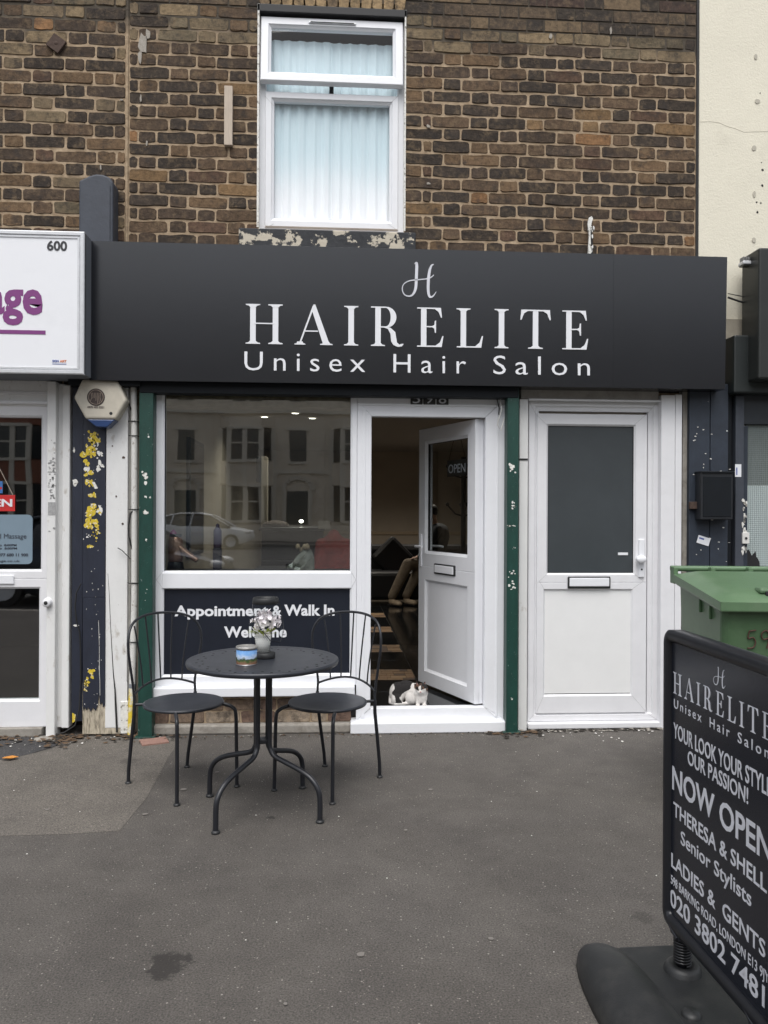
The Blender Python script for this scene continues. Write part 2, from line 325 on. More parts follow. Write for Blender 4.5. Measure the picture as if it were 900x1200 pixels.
def asphaltmat(name, c1, c2, stains=()):
    m = bpy.data.materials.new(name); m.use_nodes = True; n = m.node_tree.nodes; L = m.node_tree.links; b = n['Principled BSDF']
    b.inputs['Roughness'].default_value = .88; b.inputs['Specular IOR Level'].default_value = .35
    pos = n.new('ShaderNodeNewGeometry').outputs['Position']
    def nz(s_, d=5, r_=.6):
        t = n.new('ShaderNodeTexNoise'); t.inputs['Scale'].default_value = s_; t.inputs['Detail'].default_value = d; t.inputs['Roughness'].default_value = r_; L.new(pos, t.inputs['Vector']); return t.outputs['Fac']
    def rp(src, a, b_, v0, v1):
        r = n.new('ShaderNodeValToRGB'); r.color_ramp.elements[0].position = a; r.color_ramp.elements[1].position = b_
        r.color_ramp.elements[0].color = (*v0, 1); r.color_ramp.elements[1].color = (*v1, 1); L.new(src, r.inputs[0]); return r.outputs[0]
    def mx(f, A, B, mode='MIX'):
        x = n.new('ShaderNodeMix'); x.data_type = 'RGBA'; x.blend_type = mode
        if isinstance(f, float): x.inputs[0].default_value = f
        else: L.new(f, x.inputs[0])
        for k, v in ((6, A), (7, B)):
            if isinstance(v, tuple): x.inputs[k].default_value = (*v, 1)
            else: L.new(v, x.inputs[k])
        return x.outputs[2]
    c = rp(nz(.9, 5), .35, .65, c1, c2)
    c = mx(1.0, c, rp(nz(160, 3, .7), .3, .7, (.45, .45, .45), (1.7, 1.66, 1.6)), 'MULTIPLY')
    c = mx(1.0, c, rp(nz(2.2, 6, .7), .3, .7, (.88, .88, .89), (1.1, 1.1, 1.09)), 'MULTIPLY')
    c = mx(1.0, c, rp(nz(6, 6, .7), .3, .7, (.86, .86, .86), (1.12, 1.12, 1.12)), 'MULTIPLY')
    for (s_, th, col, amt) in ((46, .15, (.34, .31, .28), .7), (85, .22, (.26, .23, .20), .6), (22, .05, (.42, .40, .37), .6), (60, .22, (.03, .03, .03), .55)):
        v = n.new('ShaderNodeTexVoronoi'); v.inputs['Scale'].default_value = s_; L.new(pos, v.inputs['Vector'])
        s2 = n.new('ShaderNodeSeparateColor'); L.new(v.outputs['Color'], s2.inputs[0])
        lt = n.new('ShaderNodeMath'); lt.operation = 'LESS_THAN'; lt.inputs[1].default_value = .15; L.new(s2.outputs[0 if s_ != 55 else 1], lt.inputs[0])
        l2 = n.new('ShaderNodeMath'); l2.operation = 'LESS_THAN'; l2.inputs[1].default_value = th; L.new(v.outputs['Distance'], l2.inputs[0])
        mm = n.new('ShaderNodeMath'); mm.operation = 'MULTIPLY'; L.new(lt.outputs[0], mm.inputs[0]); L.new(l2.outputs[0], mm.inputs[1])
        m3 = n.new('ShaderNodeMath'); m3.operation = 'MULTIPLY'; L.new(mm.outputs[0], m3.inputs[0]); m3.inputs[1].default_value = amt
        c = mx(m3.outputs[0], c, col)
    for (sx, sy, r0, amt) in stains:      # spilled-liquid marks with ragged outlines
        vm = n.new('ShaderNodeVectorMath'); vm.operation = 'DISTANCE'; L.new(pos, vm.inputs[0]); vm.inputs[1].default_value = (sx, sy, 0)
        ad = n.new('ShaderNodeMath'); ad.operation = 'MULTIPLY_ADD'; L.new(nz(14, 8, .72), ad.inputs[0]); ad.inputs[1].default_value = r0*4.2; L.new(vm.outputs['Value'], ad.inputs[2])
        f = rp(ad.outputs[0], r0*2.75, r0*3.05, (amt, amt, amt), (0, 0, 0))
        c = mx(f, c, (.028, .025, .023))
    L.new(c, b.inputs['Base Color'])
    bn = n.new('ShaderNodeBump'); bn.inputs['Distance'].default_value = .004; L.new(nz(130, 4, .7), bn.inputs['Height']); L.new(bn.outputs[0], b.inputs['Normal'])
    return m
s1 = gd(198, 1132); s2 = gd(317, 958); s3 = gd(150, 893); s4 = gd(755, 1075); s5 = gd(700, 945)
M_asph = asphaltmat('pavement_asphalt', (.074, .068, .063), (.096, .089, .083), ((s1.x, s1.y, .075, .85), (s2.x, s2.y, .022, .9), (s4.x, s4.y, .05, .4)))
M_asph2 = asphaltmat('lighter_patch_asphalt', (.108, .099, .089), (.126, .115, .104), ((s3.x, s3.y, .07, .35),))
M_asph3 = asphaltmat('dark_patch_asphalt', (.045, .045, .048), (.060, .058, .058))
M_road = asphaltmat('road_asphalt', (.06, .06, .06), (.08, .08, .078))

# ------------------------------------------------------------ lettering helpers
def text_mesh(body, mat_, bold=0.0, depth=.0015, spacing=1.0, res=3, shear=0):
    cu = bpy.data.curves.new('lettering', 'FONT'); cu.body = body; cu.size = 1; cu.offset = bold; cu.extrude = depth/2; cu.space_character = spacing; cu.resolution_u = res; cu.shear = shear
    ob = bpy.data.objects.new('tmp', cu); COL.objects.link(ob); dg = bpy.context.evaluated_depsgraph_get()
    me = bpy.data.meshes.new_from_object(ob.evaluated_get(dg)); bpy.data.objects.remove(ob); bpy.data.curves.remove(cu)
    me.materials.clear(); me.materials.append(mat_); return me
def fit_text(name, body, x0, x1, zb, cap, y, mat_, parent, bold=0, spacing=1.0, depth=.002, M=None, shear=0, label=None):
    """baseline zb, capital height cap, from x0 to x1, lying on plane y (facing -y)"""
    me = text_mesh(body, mat_, bold, 1.0, spacing, shear=shear)
    xs = [v.co.x for v in me.vertices]; a, b_ = min(xs), max(xs)
    ref = text_mesh('H', mat_, bold, 0, 1); ch = max(v.co.y for v in ref.vertices); ch0 = min(v.co.y for v in ref.vertices); bpy.data.meshes.remove(ref)
    sx = (x1-x0)/(b_-a) if x1 is not None else cap/(ch-ch0); sz = cap/(ch-ch0)
    for v in me.vertices:
        p = Vector((x0+(v.co.x-a)*sx, y-depth/2-v.co.z*depth, zb+(v.co.y-ch0)*sz))
        v.co = M @ p if M else p
    me.name = name; o = link(name, me, parent)
    if label: o['label'] = label
    return o
def arc(cx, cz, rx, rz, a0, a1, n=10): return [(cx+rx*math.cos(rad(a0+(a1-a0)*i/n)), cz+rz*math.sin(rad(a0+(a1-a0)*i/n))) for i in range(n+1)]
# high-contrast serif capitals, cap height 1; every glyph = list of outlines, baseline 0
TK, HL, SF = .125, .030, .075
def serif(cx, z, w_, d):   # flat bracketed serif; d=+1 foot, -1 head
    h = HL
    return [(cx-w_, z), (cx+w_, z), (cx+w_, z+d*h*.8), (cx+w_*.62, z+d*h*1.25), (cx+TK*.5, z+d*h*2.6), (cx-TK*.5, z+d*h*2.6), (cx-w_*.62, z+d*h*1.25), (cx-w_, z+d*h*.8)]
def stem(cx, wd=TK): return [(cx-wd/2, .03), (cx+wd/2, .03), (cx+wd/2, .97), (cx-wd/2, .97)]
def gI(): return .36, [stem(.18), serif(.18, 0, .16, 1), serif(.18, 1, .16, -1)]
def gH(): return .86, [stem(.18), serif(.18, 0, .16, 1), serif(.18, 1, .16, -1), stem(.68), serif(.68, 0, .16, 1), serif(.68, 1, .16, -1), [(.2, .50), (.66, .50), (.66, .50+HL), (.2, .50+HL)]]
def gA():
    return .84, [[(.42, 1.02), (.46, 1.02), (.78, .03), (.635, .03), (.395, .84)], [(.10, .03), (.135, .03), (.425, .93), (.41, 1.0), (.385, .93)], serif(.12, 0, .12, 1), serif(.71, 0, .14, 1), [(.20, .33), (.53, .33), (.52, .33+HL), (.21, .33+HL)]]
def gE():
    return .66, [stem(.17), [(.02, 0), (.58, 0), (.62, .28), (.595, .28), (.54, .12), (.44, .035), (.02, .03)], [(.02, 1), (.56, 1), (.585, .75), (.56, .75), (.51, .89), (.42, .965), (.02, .97)],
                 [(.2, .50), (.36, .50), (.41, .47), (.425, .36), (.45, .36), (.45, .67), (.425, .67), (.41, .56), (.36, .53), (.2, .53)]]
def gL(): return .62, [stem(.17), serif(.17, 1, .16, -1), [(.02, 0), (.58, 0), (.62, .30), (.595, .30), (.54, .13), (.44, .035), (.02, .03)]]
def gT():
    return .72, [stem(.36), serif(.36, 0, .17, 1), [(.03, 1), (.69, 1), (.71, .74), (.685, .74), (.63, .90), (.54, .965), (.18, .965), (.09, .90), (.035, .74), (.01, .74)]]
def gR():
    o = arc(.36, .735, .235, .265, 90, -90, 14); i = arc(.35, .735, .115, .235, -90, 90, 14)
    return .80, [stem(.18), serif(.18, 0, .16, 1), [(.02, 1), (.25, 1), (.25, .97), (.02, .97)], [(.24, 1)]+o+[(.24, .47), (.24, .50)]+i+[(.24, .97)],
                 [(.32, .49), (.46, .47), (.57, .36), (.61, .10), (.66, .045), (.74, .07), (.76, .055), (.72, .0), (.63, -.015), (.53, .03), (.48, .12), (.46, .32), (.40, .44), (.30, .475)]]
GL = dict(H=gH, A=gA, I=gI, R=gR, E=gE, L=gL, T=gT)
def serif_word(name, word, x0, x1, zb, cap, y, m_, parent, depth=.003, M=None, gap=.28):
    tot = sum(GL[c]()[0] for c in word)+gap*(len(word)-1)
    sx = (x1-x0)/tot; mb = MB(); x = 0
    for c in word:
        wd, polys = GL[c]()
        for k, p in enumerate(polys): mb.prism([(x0+(x+a)*sx, zb+b_*cap) for a, b_ in p], y-depth-.00025*k, y, M)
        x += wd+gap
    return mb.build(name, m_, parent)
def ribbon(mb, pts, wds, y0, y1, M=None):
    # stroke of varying width following pts (x,z)
    P = [Vector(p) for p in pts]; n = len(P); Lf = []; Rt = []
    for i in range(n):
        t = (P[min(i+1, n-1)]-P[max(i-1, 0)]).normalized(); nn = Vector((-t.y, t.x))*wds[i]/2
        Lf.append(P[i]+nn); Rt.append(P[i]-nn)
    for i in range(n-1): 
        q = [tuple(Lf[i]), tuple(Lf[i+1]), tuple(Rt[i+1]), tuple(Rt[i])]
        vs = [(a, y0, b_) for a, b_ in q]+[(a, y1, b_) for a, b_ in q]
        if M: vs = [M @ Vector(v) for v in vs]
        mb.add(vs, [(0,1,2,3), (4,7,6,5), (0,4,5,1), (2,6,7,3), (1,5,6,2), (3,7,4,0)])
def catmull(pts, n=8):
    P = [Vector(p) for p in pts]; P = [P[0]]+P+[P[-1]]; out = []
    for i in range(1, len(P)-2):
        for k in range(n):
            t = k/n; a, b_, c, d = P[i-1], P[i], P[i+1], P[i+2]
            out.append(.5*((2*b_)+(c-a)*t+(2*a-5*b_+4*c-d)*t*t+(3*b_-a-3*c+d)*t**3))
    out.append(P[-2]); return out
def logo_H(name, x0, z0, wd, ht, y, m_, parent, M=None, depth=.003):
    # script capital: two slanted stems joined by a looping hairline
    mb = MB()
    def st(pts, ws, k):
        q = catmull(pts, 6); W = []
        for i in range(len(q)):
            t = i/(len(q)-1)*(len(ws)-1); a = int(min(t, len(ws)-2)); W.append((ws[a]*(1-(t-a))+ws[a+1]*(t-a))*ht)
        ribbon(mb, [(x0+p.x*wd, z0+p.y*ht) for p in q], W, y-depth-.0004*k, y, M)
    st([(.37, .97), (.41, 1.0), (.43, .93), (.42, .55), (.40, .25), (.33, .08), (.22, .01), (.08, .05), (.01, .2), (.05, .36), (.2, .46), (.42, .50), (.68, .53), (.84, .58), (.93, .66)], [.02, .06, .085, .085, .08, .06, .04, .03, .025, .025, .03, .03, .03, .035, .02], 0)
    st([(.93, .97), (.86, .93), (.80, .75), (.77, .45), (.77, .18), (.80, .03), (.86, .0), (.94, .06), (1.0, .16)], [.02, .05, .08, .085, .08, .07, .05, .03, .015], 1)
    return mb.build(name, m_, parent)

# ============================================================ GROUND
YW = .05     # face of the upper brick walls
g = struct(MB().box(-120, 120, -120, 120, -.40, -.30).build('ground', M_concrete))
struct(MB().box(-60, 60, -29.5, -6.45, -.29, -.12).build('road', M_road))
struct(MB().box(-60, 60, -6.3, .25, -.28, 0).build('pavement', M_asph))
struct(MB().box(-60, 60, -34.2, -29.65, -.28, 0).build('far_pavement', M_asph2))
struct(MB().box(-60, 60, -6.45, -6.3, -.28, .004, .01).build('kerb', M_concrete))
struct(MB().box(-60, 60, -29.65, -29.5, -.28, .004, .01).build('far_kerb', M_concrete))
def sheet(name, pix, z, m, th=.004):
    pts = [gd(*p) for p in pix]; mb = MB(); n = len(pts)
    vs = [(p.x, p.y, z) for p in pts]+[(p.x, p.y, z-th+.0005) for p in pts]
    mb.add(vs, [tuple(range(n)), tuple(range(2*n-1, n-1, -1))]+[(i, i+n, (i+1) % n+n, (i+1) % n) for i in range(n)]); return mb.build(name, m)
struct(sheet('pavement_patch', [(-160, 905), (-60, 872), (30, 885), (60, 878), (100, 862), (160, 864), (212, 866), (196, 890), (172, 935), (140, 974), (70, 978), (-160, 984)], .0015, M_asph2, .0013))
struct(sheet('dark_pavement_patch', [(-160, 861), (80, 861), (66, 874), (35, 884), (8, 890), (-60, 897), (-160, 915)], .003, M_asph3, .0028))

# ============================================================ UPPER BRICK WALLS
bm_var = {}
def brick_mesh(L_, H_, seed, D=.045):
    key = (round(L_, 3), round(H_, 3), seed)
    if key in bm_var: return bm_var[key]
    rr = random.Random(seed*31+int(L_*1000)); hx, hz = L_/2, H_/2; j = lambda a: rr.uniform(-a, a)
    c = .005
    o = [(-hx+c+abs(j(.01)), -hz+j(.002)), (-hx*.3, -hz+j(.004)), (hx*.35, -hz+j(.004)), (hx-c-abs(j(.008)), -hz+j(.002)), (hx+j(.002), -hz+c+abs(j(.008))), (hx+j(.003), hz-c-abs(j(.007))), (hx-c-abs(j(.009)), hz+j(.001)), (hx*.3, hz+j(.005)), (-hx*.35, hz+j(.005)), (-hx+c+abs(j(.009)), hz+j(.001)), (-hx+j(.003), hz-c-abs(j(.006))), (-hx+j(.003), -hz+c+abs(j(.005)))]
    n = len(o); fr = [(x*.972 if L_ > .1 else x*.94, 0.0+j(.002), z*.92) for x, z in o]; md = [(x, .005, z) for x, z in o]; bk = [(x, D, z) for x, z in o]
    vs = fr+md+bk; fs = [tuple(range(n))]
    for a in (0, n):
        for i in range(n): fs.append((a+i, a+n+i, a+n+(i+1) % n, a+(i+1) % n))
    me = MB().add(vs, fs).mesh('brick', M_brick); bm_var[key] = me; return me
PAL = [((.046, .037, .031), 32), ((.066, .049, .038), 26), ((.096, .067, .046), 22), ((.130, .088, .055), 9), ((.170, .112, .062), 3), ((.088, .057, .042), 7), ((.20, .115, .06), 1.3)]
def brick_col(rng, z, light=0):
    if rng.random() < light: c = rng.choice([(.17, .135, .09), (.14, .11, .075), (.12, .10, .07), (.20, .155, .10)])
    else:
        t = rng.uniform(0, sum(w_ for _, w_ in PAL)); 
        for c, w_ in PAL:
            t -= w_
            if t <= 0: break
    k = rng.uniform(.85, 1.15); return (c[0]*k, c[1]*k, c[2]*k, 1)
def lay(parent, X0, X1, z0, pitch, rows, typeA, Ls, Lh, start_full, holes, named, seed, yface=YW, limit=300, light=None):
    """Flemish bond between X0 and X1; holes=[(x0,x1,z0,z1)]"""
    rng = random.Random(seed); mass = MB(); cnt = 0; J = .0115; H = pitch-.0125
    for r in range(rows):
        zc = z0+(r+.5)*pitch; A = (r % 2 == typeA)
        spans = [(X0, X1)]
        for (a, b_, c, d) in holes:
            if c < zc < d: spans = [(X0, a), (b_, X1)]
        for si, (a, b_) in enumerate(spans):
            seq = []
            if A: x = a; k = 0
            else: seq = [('c', Lh*.5), ('h', Lh)]; k = 0; x = a
            if si == 1 and not A: seq = [('h', Lh), ('c', Lh*.52)]
            i = 0
            while x < b_-.03:
                if i < len(seq): Lb = seq[i][1]
                else: Lb = (Ls if (i-len(seq)) % 2 == 0 else Lh)
                i += 1
                Lb2 = min(Lb+rng.uniform(-.004, .004), b_-x); 
                if b_-(x+Lb2) < .045: Lb2 = b_-x
                cx = x+Lb2/2; w_ = Lb2-J; x += Lb2
                if w_ < .02: continue
                jz = rng.uniform(-.0025, .0025)
                vis = named[0] < cx < named[1] and named[2] < zc < named[3]
                lt = light(cx, zc) if light else 0
                if vis and cnt < limit:
                    base = Ls-J if w_ > Lh*1.4 else (Lh-J if w_ > Lh*.75 else Lh*.5-J)
                    me = brick_mesh(round(base, 3), round(H, 4), rng.randrange(9))
                    o = link('brick', me, parent, (cx, yface+rng.uniform(-.002, .003), zc+jz), (rng.uniform(-.03, .03), rng.uniform(-.016, .016), rng.uniform(-.012, .012)), (w_/base, 1, rng.uniform(.95, 1.05))); o.color = brick_col(rng, zc, lt); cnt += 1
                else: mass.box(cx-w_/2, cx+w_/2, yface, yface+.045, zc-H/2, zc+H/2)
    if mass.v: stuff(mass.build('brick_mass', M_brick_i, parent))
    return cnt
XJ = at(150, 140, YW).x; XR = at(816.5, 150, YW).x; XL = XJ-2.6
wx0, wx1, wz0, wz1 = rect(303.5, 12, 474, 272, YW)
ZB, ZT = 2.2, 5.35
pitchR = .0822; pitchL = .0836
zA = at(150, 114, YW).z
nR = 40; z0R = zA-pitchR*(.5+ math.floor((zA-ZB)/pitchR)); kA = int(round((zA-z0R)/pitchR-.5))
zAL = at(60, 80+150/6, YW).z; z0L = zAL-pitchL*(.5+math.floor((zAL-ZB)/pitchL)); kL = int(round((zAL-z0L)/pitchL-.5))
bw = thing('brick_wall', 'sooty brown brick upper wall above the black fascia sign, with the white window', 'wall', (0, 0, 0))
MB().box(XJ, XR, YW+.0055, YW+.3, ZB-.1, wz0).box(XJ, wx0, YW+.0055, YW+.3, wz0, wz1+.06).box(wx1, XR, YW+.0055, YW+.3, wz0, wz1+.06).box(XJ, XR, YW+.0055, YW+.3, wz1+.06, ZT+.1).build('mortar', M_mortar, bw)
lightf = lambda x, z: (.75 if z > 4.52 and x > .3 else (.35 if z > 4.45 else 0))
# soldier arch over the window
archz0 = at(390, 9.5, YW).z
lay(bw, XJ+.004, XR-.004, z0R, pitchR, 38, kA % 2, .256, .120, True, [(wx0, wx1, wz0-.0, archz0+.22)], (XJ, XR, 3.14, 4.72), 3, light=lightf)
nA = 13; aw = (wx1-wx0+.02)/nA
for i in range(nA):
    cx = wx0-.01+(i+.5)*aw; lean = (i-(nA-1)/2)*.012
    me = brick_mesh(.215, round(aw-.009, 3), i % 5)
    o = link('arch_brick', me, bw, (cx, YW-.001, archz0+.112), (0, rad(90)+lean, 0)); o.color = random.choice([(.27, .20, .12, 1), (.22, .165, .10, 1), (.16, .12, .08, 1), (.30, .22, .13, 1)])
bl = thing('brick_wall', 'brown brick wall of the left neighbour, beyond the straight vertical joint', 'wall', (0, 0, 0))
MB().box(XL, XJ-.002, YW+.0055, YW+.3, ZB-.1, ZT+.1).build('mortar', M_mortar, bl)
lay(bl, XL, XJ-.014, z0L, pitchL, 37, kL % 2, .262, .126, True, [], (at(-3, 100, YW).x, XJ, 3.14, 4.75), 11, light=lambda x, z: (.4 if z > 4.4 else .12))
o = MB().tube([(XJ-.006, YW+.003, 3.1), (XJ-.006, YW+.004, 4.0), (XJ-.005, YW+.003, 4.5), (XJ-.005, YW+.003, 5.3)], .009, 6).build('joint_bead', M_mortar, bl)
# whitish smears and remains of fixings on the bricks
def blob(cx, cz, rx, rz, n=9, rng=random, jag=.35): return [(cx+rx*math.cos(2*math.pi*k/n)*(1+rng.uniform(-jag, jag)), cz+rz*math.sin(2*math.pi*k/n)*(1+rng.uniform(-jag, jag))) for k in range(n)]
def blob_px(px, py, rx, ry, Y, n=9, jag=.35):
    p = at(px, py, Y); k = (Y-CAM.y)/FPX; return blob(p.x, p.z, rx*k, ry*k, n, random, jag)
mb = MB()
for (a, b_, rx, ry) in [(168, 52, 5, 12), (164, 66, 2.5, 8), (173, 40, 3, 6), (172, 168, 1, 3), (118, 196, .8, 3), (165, 115, 1, 5), (142, 117, 2, 1), (502, 148, 2.5, 2), (502, 215, 2.5, 1.2), (645, 42, 2, 3), (716, 36, 1.5, 4)]: mb.prism(blob_px(a, b_, rx, ry, YW-.004), YW-.005, YW+.001)
stuff(mb.build('paint_smear', mat('chalky_smear', (.33, .30, .26), .9, var=.3, vs=60), bw))
# ---------------------------------------------------------- things fixed to the brick walls
o = shade_bevel(MB().box(*[rect(262.8, 101, 272.5, 170.5, YW-.02)[k] for k in (0, 1)], YW-.028, YW+.002, *[rect(262.8, 101, 272.5, 170.5, YW-.02)[k] for k in (2, 3)]).build('timber_batten', M_lightwood), .003)
tag(o, 'short pale timber batten fixed upright on the brick left of the window', 'batten')
p = at(66, 51, YW-.01); mb = MB(); a = Matrix.Translation(p) @ Matrix.Rotation(rad(35), 4, 'Y'); mb.prism([(-.045, -.045), (.045, -.045), (.045, .045), (-.045, .045)], -.008, .012, a); mb.ell(p, (.018, .012, .018))
o = mb.build('wall_plate', M_rust); tag(o, 'small rusty square iron plate on the upper left brickwork', 'wall plate')
x0, x1, z0, z1 = rect(93.5, 205, 133.5, 277, YW-.1)
pts = [(x0, z0-.1), (x1, z0-.1), (x1, z1-.05)] + [(x0+(x1-x0)*(1-t), z1-.05+.05*math.sin(math.pi*(.12+.88*t))) for t in (.12, .3, .5, .7, .88)] + [(x0, z1-.045)]
co = MB().prism(pts, YW-.12, YW+.01).build('console_bracket', M_slate); shade_bevel(co, .012, 3); tag(co, 'blue-grey round-topped console bracket standing above the sign at the joint', 'bracket')
ix = .018; MB().prism([(x0+ix, z0-.08), (x1-ix, z0-.08), (x1-ix, z1-.07), (x0+ix, z1-.07)], YW-.126, YW-.119).build('raised_panel', M_slate, co)
# white-splashed cable stub at right
mb = MB(); P = [at(693.5, 302, YW-.03), at(692.8, 280, YW-.03), at(692.2, 262, YW-.03), at(691.8, 254, YW-.025)]
cb = mb.tube(P, .010, 8).build('cable_stub', M_gasket); tag(cb, 'dark cable end splashed with white paint, sticking up above the black sign', 'cable')
mb = MB()
rgp = [(a+random.uniform(-.7, .7), b_) for a, b_ in [(689.2, 303), (689.2, 290), (689.6, 276), (689, 262), (690.4, 255), (693, 253), (694.6, 256), (693.6, 262), (692.4, 270), (692.6, 280), (692, 291), (692.4, 303)]]
mb.prism([(at(a, b_, YW-.044).x, at(a, b_, YW-.044).z) for a, b_ in rgp], YW-.0445, YW-.03)
for k in range(9):
    q = at(694+random.uniform(-1, 2.0), 256+42*random.random(), YW-.0455); mb.prism(blob(q.x, q.z, .003+.003*random.random(), .005+.01*random.random()), YW-.0455, YW-.03)
stuff(mb.build('paint_splash', M_peelwhite, cb))
# right neighbour: cream render
xe = XR+.012
rw = thing('rendered_wall', 'cream rendered upper wall of the right neighbour, with a few filled holes', 'wall')
MB().box(xe, 5.2, YW-.012, YW+.3, 2.72, ZT+.1).build('render', M_render, rw)
MB().box(XR-.004, xe, YW-.004, YW+.02, 2.2, ZT+.1).build('corner_joint', M_gasket, rw)
mb = MB()
for (a, b_, rx, ry) in [(886, 66, 2.2, 3.4), (888, 118, 3.2, 2.6), (884, 173, 2.8, 3.2), (884.5, 227, 1.8, 4), (884, 281, 2.4, 3.4)]: mb.prism(blob_px(a, b_, rx, ry, YW-.02, 10, .12), YW-.0165, YW-.01)
mb.build('filled_hole', mat('grey_filler', (.46, .43, .36), .9, bump=.002), rw)
mb = MB()
for (a, b_, r_) in [(891.5, 108.5, .8), (893, 190, .7), (894.5, 198.5, 1.4), (894, 217, 1.6), (887.3, 236.5, 1), (892.3, 237.5, 1), (888.3, 248.5, 1.6)]: mb.prism(blob_px(a, b_, r_, r_, YW-.02, 7, .3), YW-.0135, YW-.01)
mb.build('drill_hole', M_dark, rw)
crk = [(820, 143), (832, 142.5), (843, 144), (852, 148), (862, 151), (872, 155), (884, 154.5), (905, 154)]
mb = MB(); mb.tube([at(a, b_, YW-.012) for a, b_ in crk], .0013, 4); mb.build('hairline_crack', mat('crack_brown', (.38, .34, .27), .9), rw)
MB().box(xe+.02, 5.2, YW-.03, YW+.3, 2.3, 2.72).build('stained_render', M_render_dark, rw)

M_joint = mat('mitre_line', (.38, .38, .38), .6)
def mitre_lines(lines, Y, parent, r=.0007):
    mb = MB()
    for (a, b_, c_, d_) in lines: mb.tube([at(a, b_, Y), at(c_, d_, Y)], r, 4)
    return mb.build('mitre_seam', M_joint, parent)
# ============================================================ FIRST-FLOOR WINDOW
def X(px, y=600, Y=0): return at(px, y, Y).x
def Z(py, x=390, Y=0): return at(x, py, Y).z
WF = YW+.055      # face of the window frame
uw = thing('sash_window', 'white plastic upper-floor window with blue curtains, its top light tilted open', 'window')
a0, a1, b0, b1 = rect(304.5, 14, 473, 272, WF)
tz0 = Z(110, 390, WF); tz1 = Z(98, 390, WF); headz = Z(20, 390, WF)
MB().ring((a0, a1, b0, headz), [(0, WF+.06), (0, WF), (.036, WF), (.042, WF+.008), (.042, WF+.06)]).build('outer_frame', M_upvc, uw)
MB().box(a0, a1, WF-.006, WF+.06, headz, b1+.02, .004).build('head_strip', mat('grimy_white_head', (.36, .35, .34), .6, var=.3, vs=7), uw)
MB().box(a0+.042, a1-.042, WF+.004, WF+.055, tz0-.028, tz0+.004, .003).build('transom', M_upvc, uw)
gx0, gx1 = X(321, 200, WF), X(454.5, 200, WF); gz0, gz1 = Z(262, 390, WF), Z(124, 390, WF)
lo = (a0+.036, a1-.036, b0+.022, tz0-.006)
d1 = gx0-lo[0]
MB().ring((lo[0], lo[1], lo[2], lo[3]), [(0, WF+.03), (0, WF-.010), (.004, WF-.014), (d1-.018, WF-.014), (d1-.012, WF-.006), (d1, WF+.002), (d1, WF+.03)]).build('lower_sash', M_upvc, uw)
MB().box(lo[0]+d1-.004, lo[1]-d1+.004, WF+.008, WF+.014, lo[2]+d1-.004, lo[3]-d1+.004).build('pane', M_glass_up, uw)
mitre_lines([(321, 262, 308, 270), (454, 262, 466, 270), (321, 124, 310, 112), (454, 124, 467, 112)], WF-.0145, uw)
# tilted top light
hx0, hx1, hz0, hz1 = a0+.008, a1-.010, Z(97.5, 390, WF-.06), Z(26, 390, WF)
ts = MB(); ww = .066
ts.ring((hx0, hx1, 0, hz1-hz0), [(0, .035), (0, -.008), (.004, -.012), (ww-.018, -.012), (ww-.012, -.004), (ww, .004), (ww, .035)])
tso = ts.build('top_sash', M_upvc, uw, (0, WF-.02, hz1)); 
for v in tso.data.vertices: v.co.z -= (hz1-hz0)
tso.rotation_euler = (rad(-4.5), 0, 0)
MB().box(hx0+ww-.004, hx1-ww+.004, .012, .018, -(hz1-hz0)+ww-.004, -ww+.004).build('pane', M_glass_up, tso)
sx0, sx1 = X(362, 32, WF), X(417, 32, WF)
MB().box(sx0, sx1, -.022, -.011, -.038, -.026, .003).build('trickle_vent', M_alu, tso); MB().box(sx0+.012, sx1-.012, -.0235, -.0215, -.035, -.030).build('vent_slot', M_dark, tso)
MB().box(X(386, 105, WF), X(391, 105, WF), WF+.0, WF+.03, tz0+.006, tz1+.01).build('stay_latch', M_gasket, uw)
# curtains with vertical folds
def curtain(name, x0, x1, z0, z1, Y, m, folds, amp=.018, parent=None):
    mb = MB(); n = int((x1-x0)/.008); vs = []; ph = random.random()*6
    for i in range(n+1):
        x = x0+(x1-x0)*i/n; t = i/n
        yy = amp*math.sin(t*folds*6.28+ph+1.3*math.sin(t*5))+amp*.4*math.sin(t*folds*14.3+ph)
        vs += [(x, Y+yy, z0), (x+.004*math.sin(9*t), Y+yy*.8, (z0+z1)/2), (x, Y+yy*.5, z1)]
    fs = []
    for i in range(n):
        for k in range(2): fs.append((i*3+k, (i+1)*3+k, (i+1)*3+k+1, i*3+k+1))
    mb.add(vs, fs, True); return mb.build(name, m, parent)
cz0, cz1 = b0-.05, b1+.05; cm = X(387, 200, WF+.15)
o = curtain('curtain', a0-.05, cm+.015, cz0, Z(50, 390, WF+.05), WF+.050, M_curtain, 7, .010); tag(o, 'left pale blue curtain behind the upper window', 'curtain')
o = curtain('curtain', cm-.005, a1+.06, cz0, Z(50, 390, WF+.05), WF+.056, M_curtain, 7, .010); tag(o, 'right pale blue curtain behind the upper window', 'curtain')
rm = MB().ring((a0-.15, a1+.15, b0-.1, b1+.1), [(0, WF+.061), (0, 1.6)]).box(a0-.15, a1+.15, 1.6, 1.62, b0-.1, b1+.1).build('upper_room', mat('upper_room_wall', (.12, .12, .13), .9)); struct(rm)
# reveals and sill
MB().box(a0-.012, a0, YW-.004, WF+.06, b0, wz1+.02).build('plaster_reveal', M_peelwhite, uw)
MB().box(a1, a1+.010, YW-.004, WF+.06, b0, wz1+.02).build('plaster_reveal', M_peelwhite, uw)
lz0, lz1 = Z(17, 390, YW), Z(8, 390, YW)
MB().box(wx0-.015, wx1+.015, YW-.004, YW+.2, lz0, lz1, .004).build('lintel_strip', M_gasket, bw)
q0, q1, q2, q3 = rect(280, 271, 487, 292, YW-.05)
so_ = MB().box(q0, q1, YW-.07, WF+.03, q2-.02, q3+.002, .008).build('window_sill', M_stone, uw)

